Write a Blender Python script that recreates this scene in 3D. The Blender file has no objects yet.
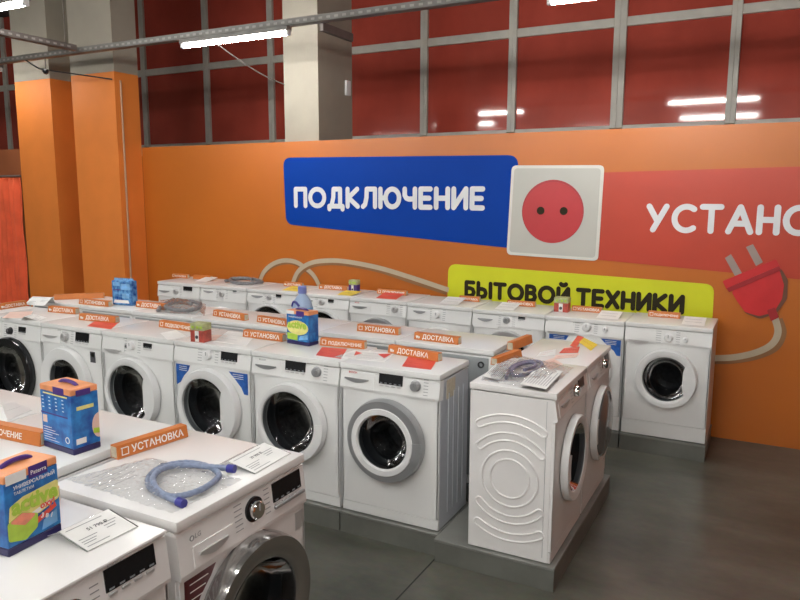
import bpy, bmesh, math, random
from mathutils import Vector, Matrix, Euler
random.seed(7)
PI = math.pi
C = bpy.context.scene.collection
sc = bpy.context.scene

# ---------------------------------------------------------------- camera
CAM = Vector((1.4452, -3.1691, 1.8795)); YAW, PITCH, ROLL, F = 0.486, -0.1485, 0.003, 704.98
_f = Vector((-math.sin(YAW)*math.cos(PITCH), math.cos(YAW)*math.cos(PITCH), math.sin(PITCH)))
_r0 = Vector((math.cos(YAW), math.sin(YAW), 0)); _u0 = _r0.cross(_f)
_r = math.cos(ROLL)*_r0 + math.sin(ROLL)*_u0; _u = -math.sin(ROLL)*_r0 + math.cos(ROLL)*_u0
cd = bpy.data.cameras.new('camera'); cam = bpy.data.objects.new('camera', cd); C.objects.link(cam)
cd.sensor_width = 36; cd.lens = F/800*36; cd.clip_end = 60
m = Matrix((( _r.x, _u.x, -_f.x), (_r.y, _u.y, -_f.y), (_r.z, _u.z, -_f.z))).to_4x4(); m.translation = CAM
cam.matrix_world = m
sc.camera = cam

# ---------------------------------------------------------------- world, exposure
w = bpy.data.worlds.new('world'); sc.world = w; w.use_nodes = True
bg = w.node_tree.nodes['Background']; bg.inputs[0].default_value = (1.0, 0.95, 0.88, 1); bg.inputs[1].default_value = 0.30
sc.view_settings.view_transform = 'Standard'; sc.view_settings.look = 'None'
sc.view_settings.exposure = 1.16; sc.view_settings.gamma = 1.0
TUBE_STRENGTH = 50.0

# the point where the view ray of a photo pixel meets a real plane of the room
def at(px, py, axis, val):
    d = _f + _r*((px-400)/F) - _u*((py-300)/F); t = (val - CAM[axis])/d[axis]
    return CAM + d*t

# ---------------------------------------------------------------- materials
def mat(name, col, rough=.5, metal=0, spec=.5, coat=0, noise=0, nscale=8, bump=0, emis=None, estr=0, alpha=1, trans=0, col2=None):
    m = bpy.data.materials.new(name); m.use_nodes = True; nt = m.node_tree; b = nt.nodes['Principled BSDF']
    c = (*col, 1)
    b.inputs['Base Color'].default_value = c; b.inputs['Roughness'].default_value = rough
    b.inputs['Metallic'].default_value = metal; b.inputs['Specular IOR Level'].default_value = spec
    b.inputs['Coat Weight'].default_value = coat; b.inputs['Alpha'].default_value = alpha
    b.inputs['Transmission Weight'].default_value = trans
    if emis: b.inputs['Emission Color'].default_value = (*emis, 1); b.inputs['Emission Strength'].default_value = estr
    if noise or bump or col2:
        tc = nt.nodes.new('ShaderNodeTexCoord'); n = nt.nodes.new('ShaderNodeTexNoise'); n.inputs['Scale'].default_value = nscale
        n.inputs['Detail'].default_value = 5; nt.links.new(tc.outputs['Object'], n.inputs['Vector'])
        if noise or col2:
            mx = nt.nodes.new('ShaderNodeMix'); mx.data_type = 'RGBA'
            mx.inputs[6].default_value = tuple(max(0, x*(1-noise)) for x in col)+(1,)
            mx.inputs[7].default_value = (*(col2 or [min(1, x*(1+noise)) for x in col]), 1)
            rp = nt.nodes.new('ShaderNodeMapRange'); rp.inputs[1].default_value = .35; rp.inputs[2].default_value = .65
            nt.links.new(n.outputs['Fac'], rp.inputs[0]); nt.links.new(rp.outputs[0], mx.inputs[0])
            nt.links.new(mx.outputs[2], b.inputs['Base Color'])
        if bump:
            bp = nt.nodes.new('ShaderNodeBump'); bp.inputs['Strength'].default_value = bump; bp.inputs['Distance'].default_value = .02
            nt.links.new(n.outputs['Fac'], bp.inputs['Height']); nt.links.new(bp.outputs[0], b.inputs['Normal'])
    return m
M = {}
def mk(k, *a, **kw): M[k] = mat(k, *a, **kw)
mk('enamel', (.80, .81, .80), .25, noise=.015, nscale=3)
mk('enamel_warm', (.82, .81, .80), .24, noise=.015, nscale=3)
mk('white_plastic', (.80, .81, .81), .35, noise=.01, nscale=5)
mk('shade_grey', (.50, .52, .56), .35, metal=.25, noise=.03, nscale=4)  # white-grey side panel with its bluish shade put into the colour
mk('rear_steel', (.33, .355, .36), .45, metal=.4, noise=.05, nscale=6)
mk('gap', (.03, .03, .03), .8, noise=.1)
mk('black_gloss', (.012, .013, .015), .12, noise=.1)
mk('black_plastic', (.03, .03, .035), .4, noise=.1)
mk('ring_steel', (.42, .41, .40), .16, metal=.85, noise=.02)
mk('silver', (.40, .41, .42), .32, metal=.55, noise=.03, nscale=6)
mk('silver_light', (.62, .62, .62), .3, metal=.5, noise=.02)
mk('chrome', (.75, .74, .73), .08, metal=1, noise=.01)
mk('steel_drum', (.15, .155, .16), .55, metal=.3, noise=.25, nscale=40)
mk('smoke_cover', (.13, .145, .15), .12, noise=.1)
mk('rubber', (.10, .105, .11), .55, noise=.1)
mk('print_grey', (.32, .33, .34), .6, noise=.05)
mk('print_dark', (.07, .07, .08), .6, noise=.05)
mk('print_red', (.55, .03, .03), .6, noise=.05)
mk('display_glyph', (.28, .30, .32), .5, noise=.05)
mk('orange_card', (.60, .178, .034), .45, noise=.04, nscale=20)
mk('orange_side', (.62, .17, .04), .5, noise=.04, nscale=20)
mk('foam', (.55, .48, .36), .8, noise=.1, nscale=60)
mk('white_ink', (.88, .86, .82), .6, noise=.02)
mk('paper', (.82, .82, .80), .6, noise=.03, nscale=14)
mk('pink_paper', (.80, .58, .50), .6, noise=.05, nscale=14)
mk('red_card', (.80, .09, .055), .4, noise=.05, nscale=14)
mk('yellow_card', (.88, .66, .06), .45, noise=.05, nscale=14)
mk('energy_blue', (.02, .11, .42), .35, noise=.25, nscale=30)
mk('maroon', (.09, .010, .014), .3, noise=.15, nscale=30)
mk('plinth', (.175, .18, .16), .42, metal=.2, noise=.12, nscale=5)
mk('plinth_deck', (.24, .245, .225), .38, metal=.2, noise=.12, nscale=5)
mk('column_grey', (.38, .345, .28), .7, noise=.05, nscale=3)
mk('column_orange', (.80, .235, .04), .55, noise=.04, nscale=3)
mk('wall_orange', (.51, .140, .015), .33, noise=.05, nscale=1.2)
mk('lintel', (.30, .09, .03), .6, noise=.06, nscale=2)
mk('frame_grey', (.52, .50, .44), .5, noise=.08, nscale=5)
mk('red_glass', (.42, .068, .045), .06, noise=.14, nscale=1.6, spec=.5)
mk('curtain', (.85, .125, .04), .75, noise=.1, nscale=5)
mk('tray', (.25, .24, .225), .5, metal=.4, noise=.1, nscale=8)
mk('slot_light', (.40, .38, .35), .6, noise=.1)
mk('tray_dark', (.20, .175, .16), .55, metal=.3, noise=.1, nscale=8)
mk('ceiling', (.10, .095, .09), .9, noise=.1)
mk('blue_wall', (.001, .046, .33), .5, spec=.12, noise=.03, nscale=3)
mk('red_wall', (.50, .052, .024), .32, noise=.04, nscale=3)
mk('yellow_wall', (.62, .66, .01), .38, noise=.04, nscale=3)
mk('socket_white', (.50, .50, .455), .35, noise=.02, nscale=3)
mk('socket_edge', (.68, .68, .62), .35, noise=.02)
mk('socket_red', (.50, .034, .040), .35, noise=.03)
mk('socket_rim', (.40, .03, .04), .4, noise=.03)
mk('mural_ink', (.025, .02, .008), .6, spec=.2, noise=.05)
mk('mural_white', (.72, .74, .76), .45, noise=.02)
mk('plug_red', (.60, .022, .025), .4, noise=.05)
mk('plug_dark', (.36, .015, .02), .4, noise=.05)
mk('pin_grey', (.34, .27, .24), .4, noise=.06)
mk('pin_dark', (.16, .06, .03), .5, noise=.06)
mk('cord_tan', (.50, .42, .30), .5, noise=.05)
mk('cord_brown', (.27, .13, .05), .5, noise=.05)
mk('box_blue', (.01, .09, .40), .3, noise=.2, nscale=22, col2=(.03, .24, .60))
mk('box_light_blue', (.18, .42, .72), .3, noise=.2, nscale=18)
mk('pouch_blue', (.01, .09, .40), .25, noise=.2, nscale=26, bump=.8, col2=(.16, .42, .75))
mk('box_orange', (.82, .33, .14), .4, noise=.1, nscale=20)
mk('box_navy', (.02, .015, .09), .3, noise=.1)
mk('purple', (.07, .03, .22), .35, noise=.1)
mk('lime', (.42, .62, .06), .4, noise=.1, nscale=30)
mk('pale_yellow', (.80, .74, .25), .4, noise=.1, nscale=30)
mk('tablet_red', (.75, .25, .16), .4, noise=.15, nscale=30)
mk('hose_blue', (.21, .26, .38), .4, noise=.15, nscale=80)
mk('hose_grey', (.20, .20, .21), .45, noise=.2, nscale=80)
mk('hose_violet', (.17, .165, .25), .4, noise=.25, nscale=60)
mk('cap_blue', (.03, .03, .28), .35, noise=.1)
mk('bottle_blue', (.36, .48, .68), .3, noise=.06)
mk('bottle_cap', (.20, .24, .55), .35, noise=.06)
mk('can_red', (.42, .07, .05), .4, noise=.3, nscale=30)
mk('green_pack', (.42, .46, .22), .45, noise=.2, nscale=40)
mk('conduit', (.50, .30, .18), .5, noise=.05)
mk('tube_dim', (1, 1, 1), .5, emis=(1, .985, .95), estr=TUBE_STRENGTH*.35)
mk('tube_glow', (1, 1, 1), .5, emis=(1, .985, .95), estr=TUBE_STRENGTH)

def glassy(name, tint, gloss_rough=.05, fac=.25, milk=0, blend=None, ior=1.45, gcol=1):
    m = bpy.data.materials.new(name); m.use_nodes = True; nt = m.node_tree; nt.nodes.clear()
    out = nt.nodes.new('ShaderNodeOutputMaterial'); tr = nt.nodes.new('ShaderNodeBsdfTransparent'); tr.inputs[0].default_value = (*tint, 1)
    gl = nt.nodes.new('ShaderNodeBsdfGlossy'); gl.inputs['Roughness'].default_value = gloss_rough; gl.inputs[0].default_value = (gcol, gcol, gcol, 1)
    fr = nt.nodes.new('ShaderNodeFresnel'); fr.inputs[0].default_value = ior
    mx = nt.nodes.new('ShaderNodeMixShader')
    if blend:
        tc = nt.nodes.new('ShaderNodeTexCoord'); n = nt.nodes.new('ShaderNodeTexNoise'); n.inputs['Scale'].default_value = blend
        nt.links.new(tc.outputs['Object'], n.inputs['Vector'])
        bp = nt.nodes.new('ShaderNodeBump'); bp.inputs['Strength'].default_value = 1; bp.inputs['Distance'].default_value = .02
        nt.links.new(n.outputs['Fac'], bp.inputs['Height']); nt.links.new(bp.outputs[0], gl.inputs['Normal']); nt.links.new(bp.outputs[0], fr.inputs['Normal'])
    ad = nt.nodes.new('ShaderNodeMath'); ad.operation = 'ADD'; ad.inputs[1].default_value = fac; ad.use_clamp = True
    nt.links.new(fr.outputs[0], ad.inputs[0]); nt.links.new(ad.outputs[0], mx.inputs[0])
    nt.links.new(tr.outputs[0], mx.inputs[1]); nt.links.new(gl.outputs[0], mx.inputs[2]); 
    if milk:
        df = nt.nodes.new('ShaderNodeBsdfDiffuse'); df.inputs[0].default_value = (.9, .9, .9, 1); m2 = nt.nodes.new('ShaderNodeMixShader'); m2.inputs[0].default_value = milk
        nt.links.new(mx.outputs[0], m2.inputs[1]); nt.links.new(df.outputs[0], m2.inputs[2]); nt.links.new(m2.outputs[0], out.inputs[0])
    else: nt.links.new(mx.outputs[0], out.inputs[0])
    M[name] = m
glassy('door_glass', (.30, .315, .33), .05, .0, ior=1.30, gcol=.6)
glassy('film', (.99, .99, .99), .10, .02, milk=.07, blend=16, ior=1.38)
glassy('acrylic', (.95, .96, .96), .03, .03)

# floor: polished concrete with blotches and expansion joints
def floor_mat():
    m = bpy.data.materials.new('concrete'); m.use_nodes = True; nt = m.node_tree; b = nt.nodes['Principled BSDF']; L = nt.links.new
    tc = nt.nodes.new('ShaderNodeTexCoord'); mp = nt.nodes.new('ShaderNodeMapping'); mp.inputs['Scale'].default_value = (.8, 1.6, 1); L(tc.outputs['Object'], mp.inputs[0])
    n1 = nt.nodes.new('ShaderNodeTexNoise'); n1.inputs['Scale'].default_value = 1.7; n1.inputs['Detail'].default_value = 8; n1.inputs['Roughness'].default_value = .65; L(mp.outputs[0], n1.inputs['Vector'])
    cr = nt.nodes.new('ShaderNodeValToRGB'); e = cr.color_ramp.elements
    e[0].position = .34; e[0].color = (.072, .076, .060, 1); e[1].position = .66; e[1].color = (.165, .162, .130, 1)
    L(n1.outputs['Fac'], cr.inputs[0])
    n2 = nt.nodes.new('ShaderNodeTexNoise'); n2.inputs['Scale'].default_value = 26; n2.inputs['Detail'].default_value = 4; L(tc.outputs['Object'], n2.inputs['Vector'])
    mx = nt.nodes.new('ShaderNodeMix'); mx.data_type = 'RGBA'; mx.blend_type = 'MULTIPLY'; mx.inputs[0].default_value = .35
    L(cr.outputs[0], mx.inputs[6]); L(n2.outputs['Color'], mx.inputs[7]); L(mx.outputs[2], b.inputs['Base Color'])
    mr = nt.nodes.new('ShaderNodeMapRange'); mr.clamp = True; mr.inputs[3].default_value = .24; mr.inputs[4].default_value = .38; L(n1.outputs['Fac'], mr.inputs[0]); L(mr.outputs[0], b.inputs['Roughness'])
    return m
M['concrete'] = floor_mat()

# ---------------------------------------------------------------- mesh helpers
class MB:
    def __init__(s): s.bm = bmesh.new()
    def box(s, x0, y0, z0, x1, y1, z1, bev=0, seg=2, mtx=None):
        r = bmesh.ops.create_cube(s.bm, size=1)['verts']
        for v in r: v.co = Vector(((v.co.x+.5)*(x1-x0)+x0, (v.co.y+.5)*(y1-y0)+y0, (v.co.z+.5)*(z1-z0)+z0))
        if mtx: bmesh.ops.transform(s.bm, matrix=mtx, verts=r)
        if bev:
            es = list({e for v in r for e in v.link_edges})
            bmesh.ops.bevel(s.bm, geom=es, offset=bev, segments=seg, profile=.6, affect='EDGES')
        return s
    def lathe(s, prof, c, axis='y', n=40, cap0=False, cap1=False, sx=1):      # prof: (radius, offset along the axis)
        rings = []
        for (r, h) in prof:
            ring = []
            for i in range(n):
                a = 2*PI*i/n; p = (math.cos(a)*r*sx, math.sin(a)*r)
                co = Vector((p[0], h, p[1])) if axis == 'y' else (Vector((p[0], p[1], h)) if axis == 'z' else Vector((h, p[0], p[1])))
                ring.append(s.bm.verts.new(Vector(c)+co))
            rings.append(ring)
        for a, b in zip(rings, rings[1:]):
            for i in range(n): s.bm.faces.new((a[i], a[(i+1) % n], b[(i+1) % n], b[i]))
        if cap0: s.bm.faces.new(rings[0])
        if cap1: s.bm.faces.new(rings[-1])
        return s
    def poly(s, pts, thick=None):                                             # planar polygon, extruded by the vector thick
        a = [s.bm.verts.new(Vector(p)) for p in pts]; s.bm.faces.new(a)
        if thick is not None:
            t = Vector(thick); b = [s.bm.verts.new(Vector(p)+t) for p in pts]; s.bm.faces.new(b[::-1])
            for i in range(len(a)): j = (i+1) % len(a); s.bm.faces.new((a[j], a[i], b[i], b[j]))
        return s
    def tube(s, pts, r, n=8, closed=False, ribs=0):
        pts = [Vector(p) for p in pts]; rings = []; N = len(pts); up = Vector((0, 0, 1)); prev = None
        for i, p in enumerate(pts):
            d = (pts[(i+1) % N] - pts[i-1]) if closed else (pts[min(i+1, N-1)] - pts[max(i-1, 0)])
            d.normalize()
            if prev is None:
                prev = d.cross(up if abs(d.z) < .9 else Vector((1, 0, 0))).normalized()
            else: prev = (prev - d*prev.dot(d)).normalized()
            q = d.cross(prev); rr = r*(1+(.12 if ribs and i % 2 else 0))
            rings.append([s.bm.verts.new(p + (prev*math.cos(2*PI*k/n) + q*math.sin(2*PI*k/n))*rr) for k in range(n)])
        rng = range(N if closed else N-1)
        for i in rng:
            a, b = rings[i], rings[(i+1) % N]
            for k in range(n): s.bm.faces.new((a[k], a[(k+1) % n], b[(k+1) % n], b[k]))
        if not closed: s.bm.faces.new(rings[0]); s.bm.faces.new(rings[-1])
        return s
    def build(s, name, m, parent=None, smooth=True, loc=None, rz=0):
        bmesh.ops.recalc_face_normals(s.bm, faces=s.bm.faces)
        me = bpy.data.meshes.new(name); s.bm.to_mesh(me); s.bm.free()
        me.materials.append(M[m] if isinstance(m, str) else m)
        if smooth:
            me.polygons.foreach_set('use_smooth', [True]*len(me.polygons))
            try: me.set_sharp_from_angle(angle=math.radians(38))
            except Exception: pass
        o = bpy.data.objects.new(name, me); C.objects.link(o)
        if parent: o.parent = parent
        if loc is not None: o.location = loc
        if rz: o.rotation_euler.z = rz
        return o
def spline(ctrl, n=8, closed=False):
    P = [Vector(p) for p in ctrl]; out = []; N = len(P)
    for i in range(N if closed else N-1):
        g = (lambda k: P[k % N]) if closed else (lambda k: P[max(0, min(N-1, k))])
        a, b, c, d = g(i-1), g(i), g(i+1), g(i+2)
        for j in range(n):
            t = j/n; out.append(.5*((2*b)+(c-a)*t+(2*a-5*b+4*c-d)*t*t+(3*b-a-3*c+d)*t**3))
    if not closed: out.append(P[-1])
    return out
def tag(o, label, cat, group=None, kind=None):
    o['label'] = label; o['category'] = cat
    if group: o['group'] = group
    if kind: o['kind'] = kind
    return o
def thing(name, label, cat, loc=(0, 0, 0), rz=0, group=None):
    o = bpy.data.objects.new(name, None); C.objects.link(o); o.location = loc; o.rotation_euler = (0, 0, rz)
    return tag(o, label, cat, group)
def struct(o): o['kind'] = 'structure'; return o
def part_label(o, s): o['label'] = s; return o

_tc = {}
def text(name, s, size, m, parent, loc, rot, align='LEFT', bold=.0, sx=1):
    """lettering turned into a flat mesh; its plane is local XY, then rotated"""
    k = (s, align, bold)
    if k not in _tc:
        c = bpy.data.curves.new(name, 'FONT'); c.body = s; c.size = 1; c.align_x = align; c.resolution_u = 2; c.offset = bold; c.extrude = .004
        t = bpy.data.objects.new('tmp', c); C.objects.link(t); bpy.context.view_layer.update()
        _tc[k] = bpy.data.meshes.new_from_object(t.evaluated_get(bpy.context.evaluated_depsgraph_get()))
        bpy.data.objects.remove(t)
    me = _tc[k].copy(); me.materials.clear(); me.materials.append(M[m])
    o = bpy.data.objects.new(name, me); C.objects.link(o); o.parent = parent; o.location = loc; o.rotation_euler = rot; o.scale = (size*sx, size, size)
    return o

# rounded stroke lettering for the wall graphics: unit height
def ell(cx, cy, rx, ry, a0=0, a1=360, n=20):
    return [(cx+rx*math.cos(math.radians(a0+(a1-a0)*i/n)), cy+ry*math.sin(math.radians(a0+(a1-a0)*i/n))) for i in range(n+1)]
G = {
 'П': (.60, [[(0, 0), (0, 1), (.60, 1), (.60, 0)]]), 'О': (.86, [ell(.43, .5, .43, .5)]),
 'Д': (.78, [[(0, -.17), (0, 0), (.78, 0), (.78, -.17)], [(.12, 0), (.24, .5), (.26, 1), (.64, 1), (.64, 0)]]),
 'К': (.58, [[(0, 0), (0, 1)], [(.55, 1), (.05, .5), (.58, 0)]]),
 'Л': (.68, [[(0, 0), (.12, .12), (.20, .5), (.22, 1), (.68, 1), (.68, 0)]]),
 'Ю': (1.02, [[(0, 0), (0, 1)], [(0, .5), (.28, .5)], ell(.65, .5, .37, .5)]),
 'Ч': (.54, [[(0, 1), (0, .66), (.08, .5), (.22, .44), (.54, .46)], [(.54, 1), (.54, 0)]]),
 'Е': (.50, [[(.50, 1), (0, 1), (0, 0), (.50, 0)], [(0, .5), (.44, .5)]]),
 'Н': (.58, [[(0, 0), (0, 1)], [(.58, 0), (.58, 1)], [(0, .5), (.58, .5)]]),
 'И': (.60, [[(0, 1), (0, 0), (.60, 1), (.60, 0)]]),
 'Й': (.60, [[(0, 1), (0, 0), (.60, 1), (.60, 0)], ell(.30, 1.36, .16, .12, 200, 340, 6)]),
 'У': (.66, [[(0, 1), (.34, .36)], [(.66, 1), (.18, 0)]]), 'С': (.74, [ell(.46, .5, .44, .5, 52, 308)]),
 'Т': (.66, [[(0, 1), (.66, 1)], [(.33, 1), (.33, 0)]]), 'А': (.76, [[(0, 0), (.38, 1), (.76, 0)], [(.14, .33), (.62, .33)]]),
 'Б': (.54, [[(.50, 1), (0, 1), (0, 0), (.26, 0), (.45, .07), (.54, .28), (.45, .50), (.26, .57), (0, .57)]]),
 'Ы': (.84, [[(0, 1), (0, 0), (.26, 0), (.45, .07), (.52, .28), (.45, .50), (.26, .57), (0, .57)], [(.84, 0), (.84, 1)]]),
 'В': (.54, [[(0, 0), (0, 1), (.26, 1), (.43, .94), (.49, .77), (.43, .60), (.26, .54), (0, .54)], [(.26, .54), (.46, .47), (.54, .27), (.45, .06), (.26, 0), (0, 0)]]),
 'Х': (.60, [[(0, 0), (.60, 1)], [(0, 1), (.60, 0)]]), ' ': (.0, []),
}
def stroke_text(bm_, s, x0, z0, x1, H, th, z1=None, y=0, gap=.30):
    """letters standing in the XZ plane from x0 to x1; H is the height of the stroke axes"""
    tot = sum(G[c][0] for c in s) + gap*(len(s)-1); k = (x1-x0)/(tot*H); adv = 0; yo = 0; r = th/2; z1 = z0 if z1 is None else z1
    for c in s:
        wd, sts = G[c]
        for st in sts:
            P = [(x0+(adv+px)*H*k, z0+(z1-z0)*((adv+px)/tot)+pz*H) for px, pz in st]
            for (ax, az), (bx, bz) in zip(P, P[1:]):
                dx, dz = bx-ax, bz-az; l = math.hypot(dx, dz) or 1; nx, nz = -dz/l*r, dx/l*r
                yo -= 2e-5; bm_.poly([(ax+nx, y+yo, az+nz), (ax-nx, y+yo, az-nz), (bx-nx, y+yo, bz-nz), (bx+nx, y+yo, bz+nz)])
            for (ax, az) in P:
                yo -= 2e-5; bm_.poly([(ax+r*math.cos(-2*PI*i/12), y+yo, az+r*math.sin(-2*PI*i/12)) for i in range(12)])
        adv += wd + gap

# ================================================================ the setting
def slab(name, x0, y0, z0, x1, y1, z1, m): return struct(MB().box(x0, y0, z0, x1, y1, z1).build(name, m, smooth=False))
slab('floor', -13, -9, -.1, 8, 5, 0, 'concrete')
j = MB(); j.box(.0, -7, 0, .008, 2.69, .0008)
j.box(-11, -3.4, 0, 8, -3.392, .0008); struct(j.build('trim_1', 'gap', smooth=False))
slab('ceiling', -13, -9, 4.9, 8, 5, 5.0, 'ceiling')
slab('wall_back', -4.985, 2.70, 0, 8, 2.76, 2.40, 'wall_orange')
slab('wall_rear', -13, 5.0, 0, 8, 5.1, 5.2, 'lintel')
slab('wall_left', -13.1, -9, 0, -13, 5, 4.9, 'column_grey')
slab('wall_right', 6.0, -9, 0, 6.1, 5, 4.9, 'wall_orange')
slab('wall_front', -13, -9.1, 0, 8, -9, 4.9, 'white_plastic')
# window band behind the wall panel: bays between uprights
xs = [-12.95, -11.80, -10.62, -9.60, -8.42, -7.25, -5.99, -4.82, -3.65, -2.48, -1.35, -.155, .97, 2.13, 3.3, 4.5]
WIN_Y = 4.9
for i in range(len(xs)-1):
    a, b = xs[i], xs[i+1]
    e = bpy.data.objects.new('window_%d' % (i+1), None); C.objects.link(e); e.location = (a, WIN_Y, 2.60); struct(e)
    W = b-a; fr = MB(); hw = .066 if i == 11 else .048; hw2 = .066 if i == 10 else .048
    fr.box(0, -.04, 0, hw, .04, 2.28, .004, 1).box(W-hw2, -.04, 0, W, .04, 2.28, .004, 1)
    fr.box(hw, -.035, -.06, W-hw2, .035, .03, .004, 1).box(hw, -.035, 1.055, W-hw2, .035, 1.15, .004, 1)
    fr.build('window_frame', 'frame_grey', e)
    MB().box(hw, 0, .03, W-hw2, .008, 1.055).build('window_pane', 'red_glass', e, smooth=False)
    MB().box(hw, 0, 1.15, W-hw2, .008, 2.28).build('window_pane', 'red_glass', e, smooth=False)
slab('trim_2', -13, 4.84, 2.46, 8, 4.94, 2.54, 'frame_grey')
slab('wall_lower', -13, 4.86, 0, 8, 4.96, 2.46, 'lintel')
# pillars: lower part orange, upper part grey
def pillar(x0, x1, y0, y1, zs):
    e = bpy.data.objects.new('column', None); C.objects.link(e); e.location = (x0, y0, 0); struct(e)
    if zs: MB().box(0, 0, 0, x1-x0, y1-y0, zs).build('painted_base', 'column_orange', e, smooth=False)
    MB().box(0, 0, zs, x1-x0, y1-y0, 4.9).build('shaft', 'column_grey', e, smooth=False)
pillar(-5.685, -4.99, 2.37, 2.70, 3.19)
pillar(-6.69, -6.05, 2.37, 2.70, 3.19)
e = bpy.data.objects.new('column', None); C.objects.link(e); e.location = (-6.05, 2.68, 0); struct(e)
MB().box(0, 0, 0, .365, .06, 3.19).build('painted_base', 'lintel', e, smooth=False)
MB().box(0, 0, 3.19, .365, .06, 4.9).build('shaft', 'column_grey', e, smooth=False)
pillar(-3.02, -2.605, 2.77, 3.40, 0)
slab('wall_side', -11, 2.46, 2.07, -6.70, 2.56, 2.42, 'lintel')

# ================================================================ wall graphics (flat prints on the panel)
def rounded(pts, r, n=6):
    out = []; N = len(pts)
    for i in range(N):
        p, a, b = Vector(pts[i]), Vector(pts[i-1]), Vector(pts[(i+1) % N]); rr = r[i] if isinstance(r, (list, tuple)) else r
        if rr <= 0: out.append(tuple(p)); continue
        u = (a-p).normalized(); v = (b-p).normalized(); ang = u.angle(v); d = rr/math.tan(ang/2); s, t = p+u*d, p+v*d
        for k in range(n+1):
            q = k/n; out.append(tuple((1-q)**2*s + 2*q*(1-q)*p + q*q*t))
    return out
def wp(pts): return [(at(x, y, 1, 2.70).x, at(x, y, 1, 2.70).z) for x, y in pts]
def plate(name, pts, r, y, m, parent=None, th=.004):
    return MB().poly([(x, y, z) for x, z in rounded(pts, r)], (0, th, 0)).build(name, m, parent, smooth=False)
WY = 2.70
b = plate('blue_banner', [(-2.995, 2.245), (-.515, 2.215), (-.55, 1.42), (-2.975, 1.575)], [.09, .10, .03, .10], WY-.0045, 'blue_wall')
tag(b, 'royal blue tapered banner with white lettering on the orange wall', 'banner')
t = MB(); stroke_text(t, 'ПОДКЛЮЧЕНИЕ', -2.845, 1.765, -.835, .165, .047, z1=1.765); t.build('lettering', 'mural_white', b, smooth=False, loc=(0, WY-.0065, 0))
rb = plate('red_banner', [(.18, 2.06), (2.9, 2.11), (2.9, 1.21), (.18, 1.355)], [0, .1, .1, 0], WY-.0042, 'red_wall')
tag(rb, 'long red banner with white lettering running off to the right', 'banner')
t = MB(); stroke_text(t, 'УСТАНОВКА', .565, 1.612, 2.225, .182, .044); t.build('lettering', 'mural_white', rb, smooth=False, loc=(0, WY-.0065, 0))
yb = plate('yellow_banner', [(-1.155, 1.258), (1.07, 1.205), (1.075, .90), (-1.165, .72)], [.08, .07, .07, .08], WY-.0045, 'yellow_wall')
tag(yb, 'bright yellow banner with black lettering low on the wall', 'banner')
t = MB(); stroke_text(t, 'БЫТОВОЙ ТЕХНИКИ', -.975, .978, .850, .122, .037, z1=.972); t.build('lettering', 'mural_ink', yb, smooth=False, loc=(0, WY-.0065, 0))
# socket picture
sp = plate('socket_picture', [(-.573, 2.128), (.203, 2.118), (.187, 1.345), (-.600, 1.365)], .045, WY-.014, 'socket_edge', th=.012)
tag(sp, 'big picture of a white power socket with a red face on the wall', 'wall picture')
plate('socket_face', [(-.548, 2.103), (.178, 2.093), (.162, 1.370), (-.575, 1.390)], .03, WY-.017, 'socket_white', sp, .003)
def disc(name, cx, cz, r, y, m, p, th=.002, sx=1): return MB().poly([(cx+sx*r*math.cos(2*PI*i/48), y, cz+r*math.sin(2*PI*i/48)) for i in range(48)], (0, th, 0)).build(name, m, p, smooth=False)
disc('socket_rim', -.207, 1.742, .263, WY-.019, 'socket_rim', sp); disc('socket_well', -.207, 1.733, .254, WY-.0205, 'socket_red', sp)
for x in (-.306, -.110): disc('socket_hole', x, 1.748, .033, WY-.022, 'mural_ink', sp)
# plug picture with its cord
pp = thing('plug_picture', 'picture of a red two-pin plug printed on the wall', 'wall picture', (0, 0, 0))
def pl(name, px, m, y=WY-.0075, r=0): return plate(name, wp(px), r, y, m, pp, .002)
pl('pin', [(725, 258), (731, 254), (742, 273), (735, 276)], 'pin_grey'); pl('pin', [(746, 247), (753, 244), (763, 262), (756, 266)], 'pin_grey')
pl('plug_shadow', [(734, 291), (779, 264), (788, 280), (787, 299), (777, 313), (760, 319), (745, 313)], 'pin_dark', WY-.0065, .06)
pl('plug_body', [(731, 291), (779, 268), (784, 285), (782, 299), (774, 312), (759, 316), (745, 312), (737, 301)], 'plug_red', WY-.0085, .03)
pl('plug_rim', [(722.5, 281), (776, 259), (781, 268), (727, 290)], 'plug_red', WY-.0105, .012)
pl('plug_rim_shade', [(727, 288), (779, 266), (781, 270), (729, 292)], 'plug_dark', WY-.0125, .004)
pl('strain_relief', [(767, 310), (775, 307), (779, 317), (771, 321)], 'plug_dark', WY-.0110, .006)
def ribbon(name, px, wth, m, p, y):
    P = spline([(q[0], 0, q[1]) for q in wp(px)], 8); bm_ = MB(); L, R_ = [], []
    for i, a in enumerate(P):
        d = (P[min(i+1, len(P)-1)]-P[max(i-1, 0)]).normalized(); n = Vector((-d.z, 0, d.x))*wth/2
        L.append(bm_.bm.verts.new((a.x+n.x, y, a.z+n.z))); R_.append(bm_.bm.verts.new((a.x-n.x, y, a.z-n.z)))
    for i in range(len(P)-1): bm_.bm.faces.new((L[i], L[i+1], R_[i+1], R_[i]))
    return bm_.build(name, m, p, smooth=False)
for dy, wd, mm, yy in ((1.8, .06, 'cord_brown', WY-.0040), (0, .048, 'cord_tan', WY-.0050)):
    nm = 'cord_shade' if mm == 'cord_brown' else 'cord'
    ribbon(nm, [(775, 318), (778, 332), (772, 344), (757, 352), (735, 357), (712, 358), (690, 357)], wd, mm, pp, yy) if dy == 0 else ribbon(nm, [(778, 319), (782, 333), (775, 347), (758, 355), (735, 359.5), (712, 360), (690, 359)], wd, mm, pp, yy)
cp = thing('cord_picture', 'grey cord printed in two loops on the wall left of the yellow banner', 'wall picture', (0, 0, 0))
ribbon('cord_shade', [(258, 285), (263, 274), (272, 266), (284, 262), (296, 263), (307, 270), (316, 279), (323, 294)], .055, 'cord_brown', cp, WY-.0030)
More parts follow.
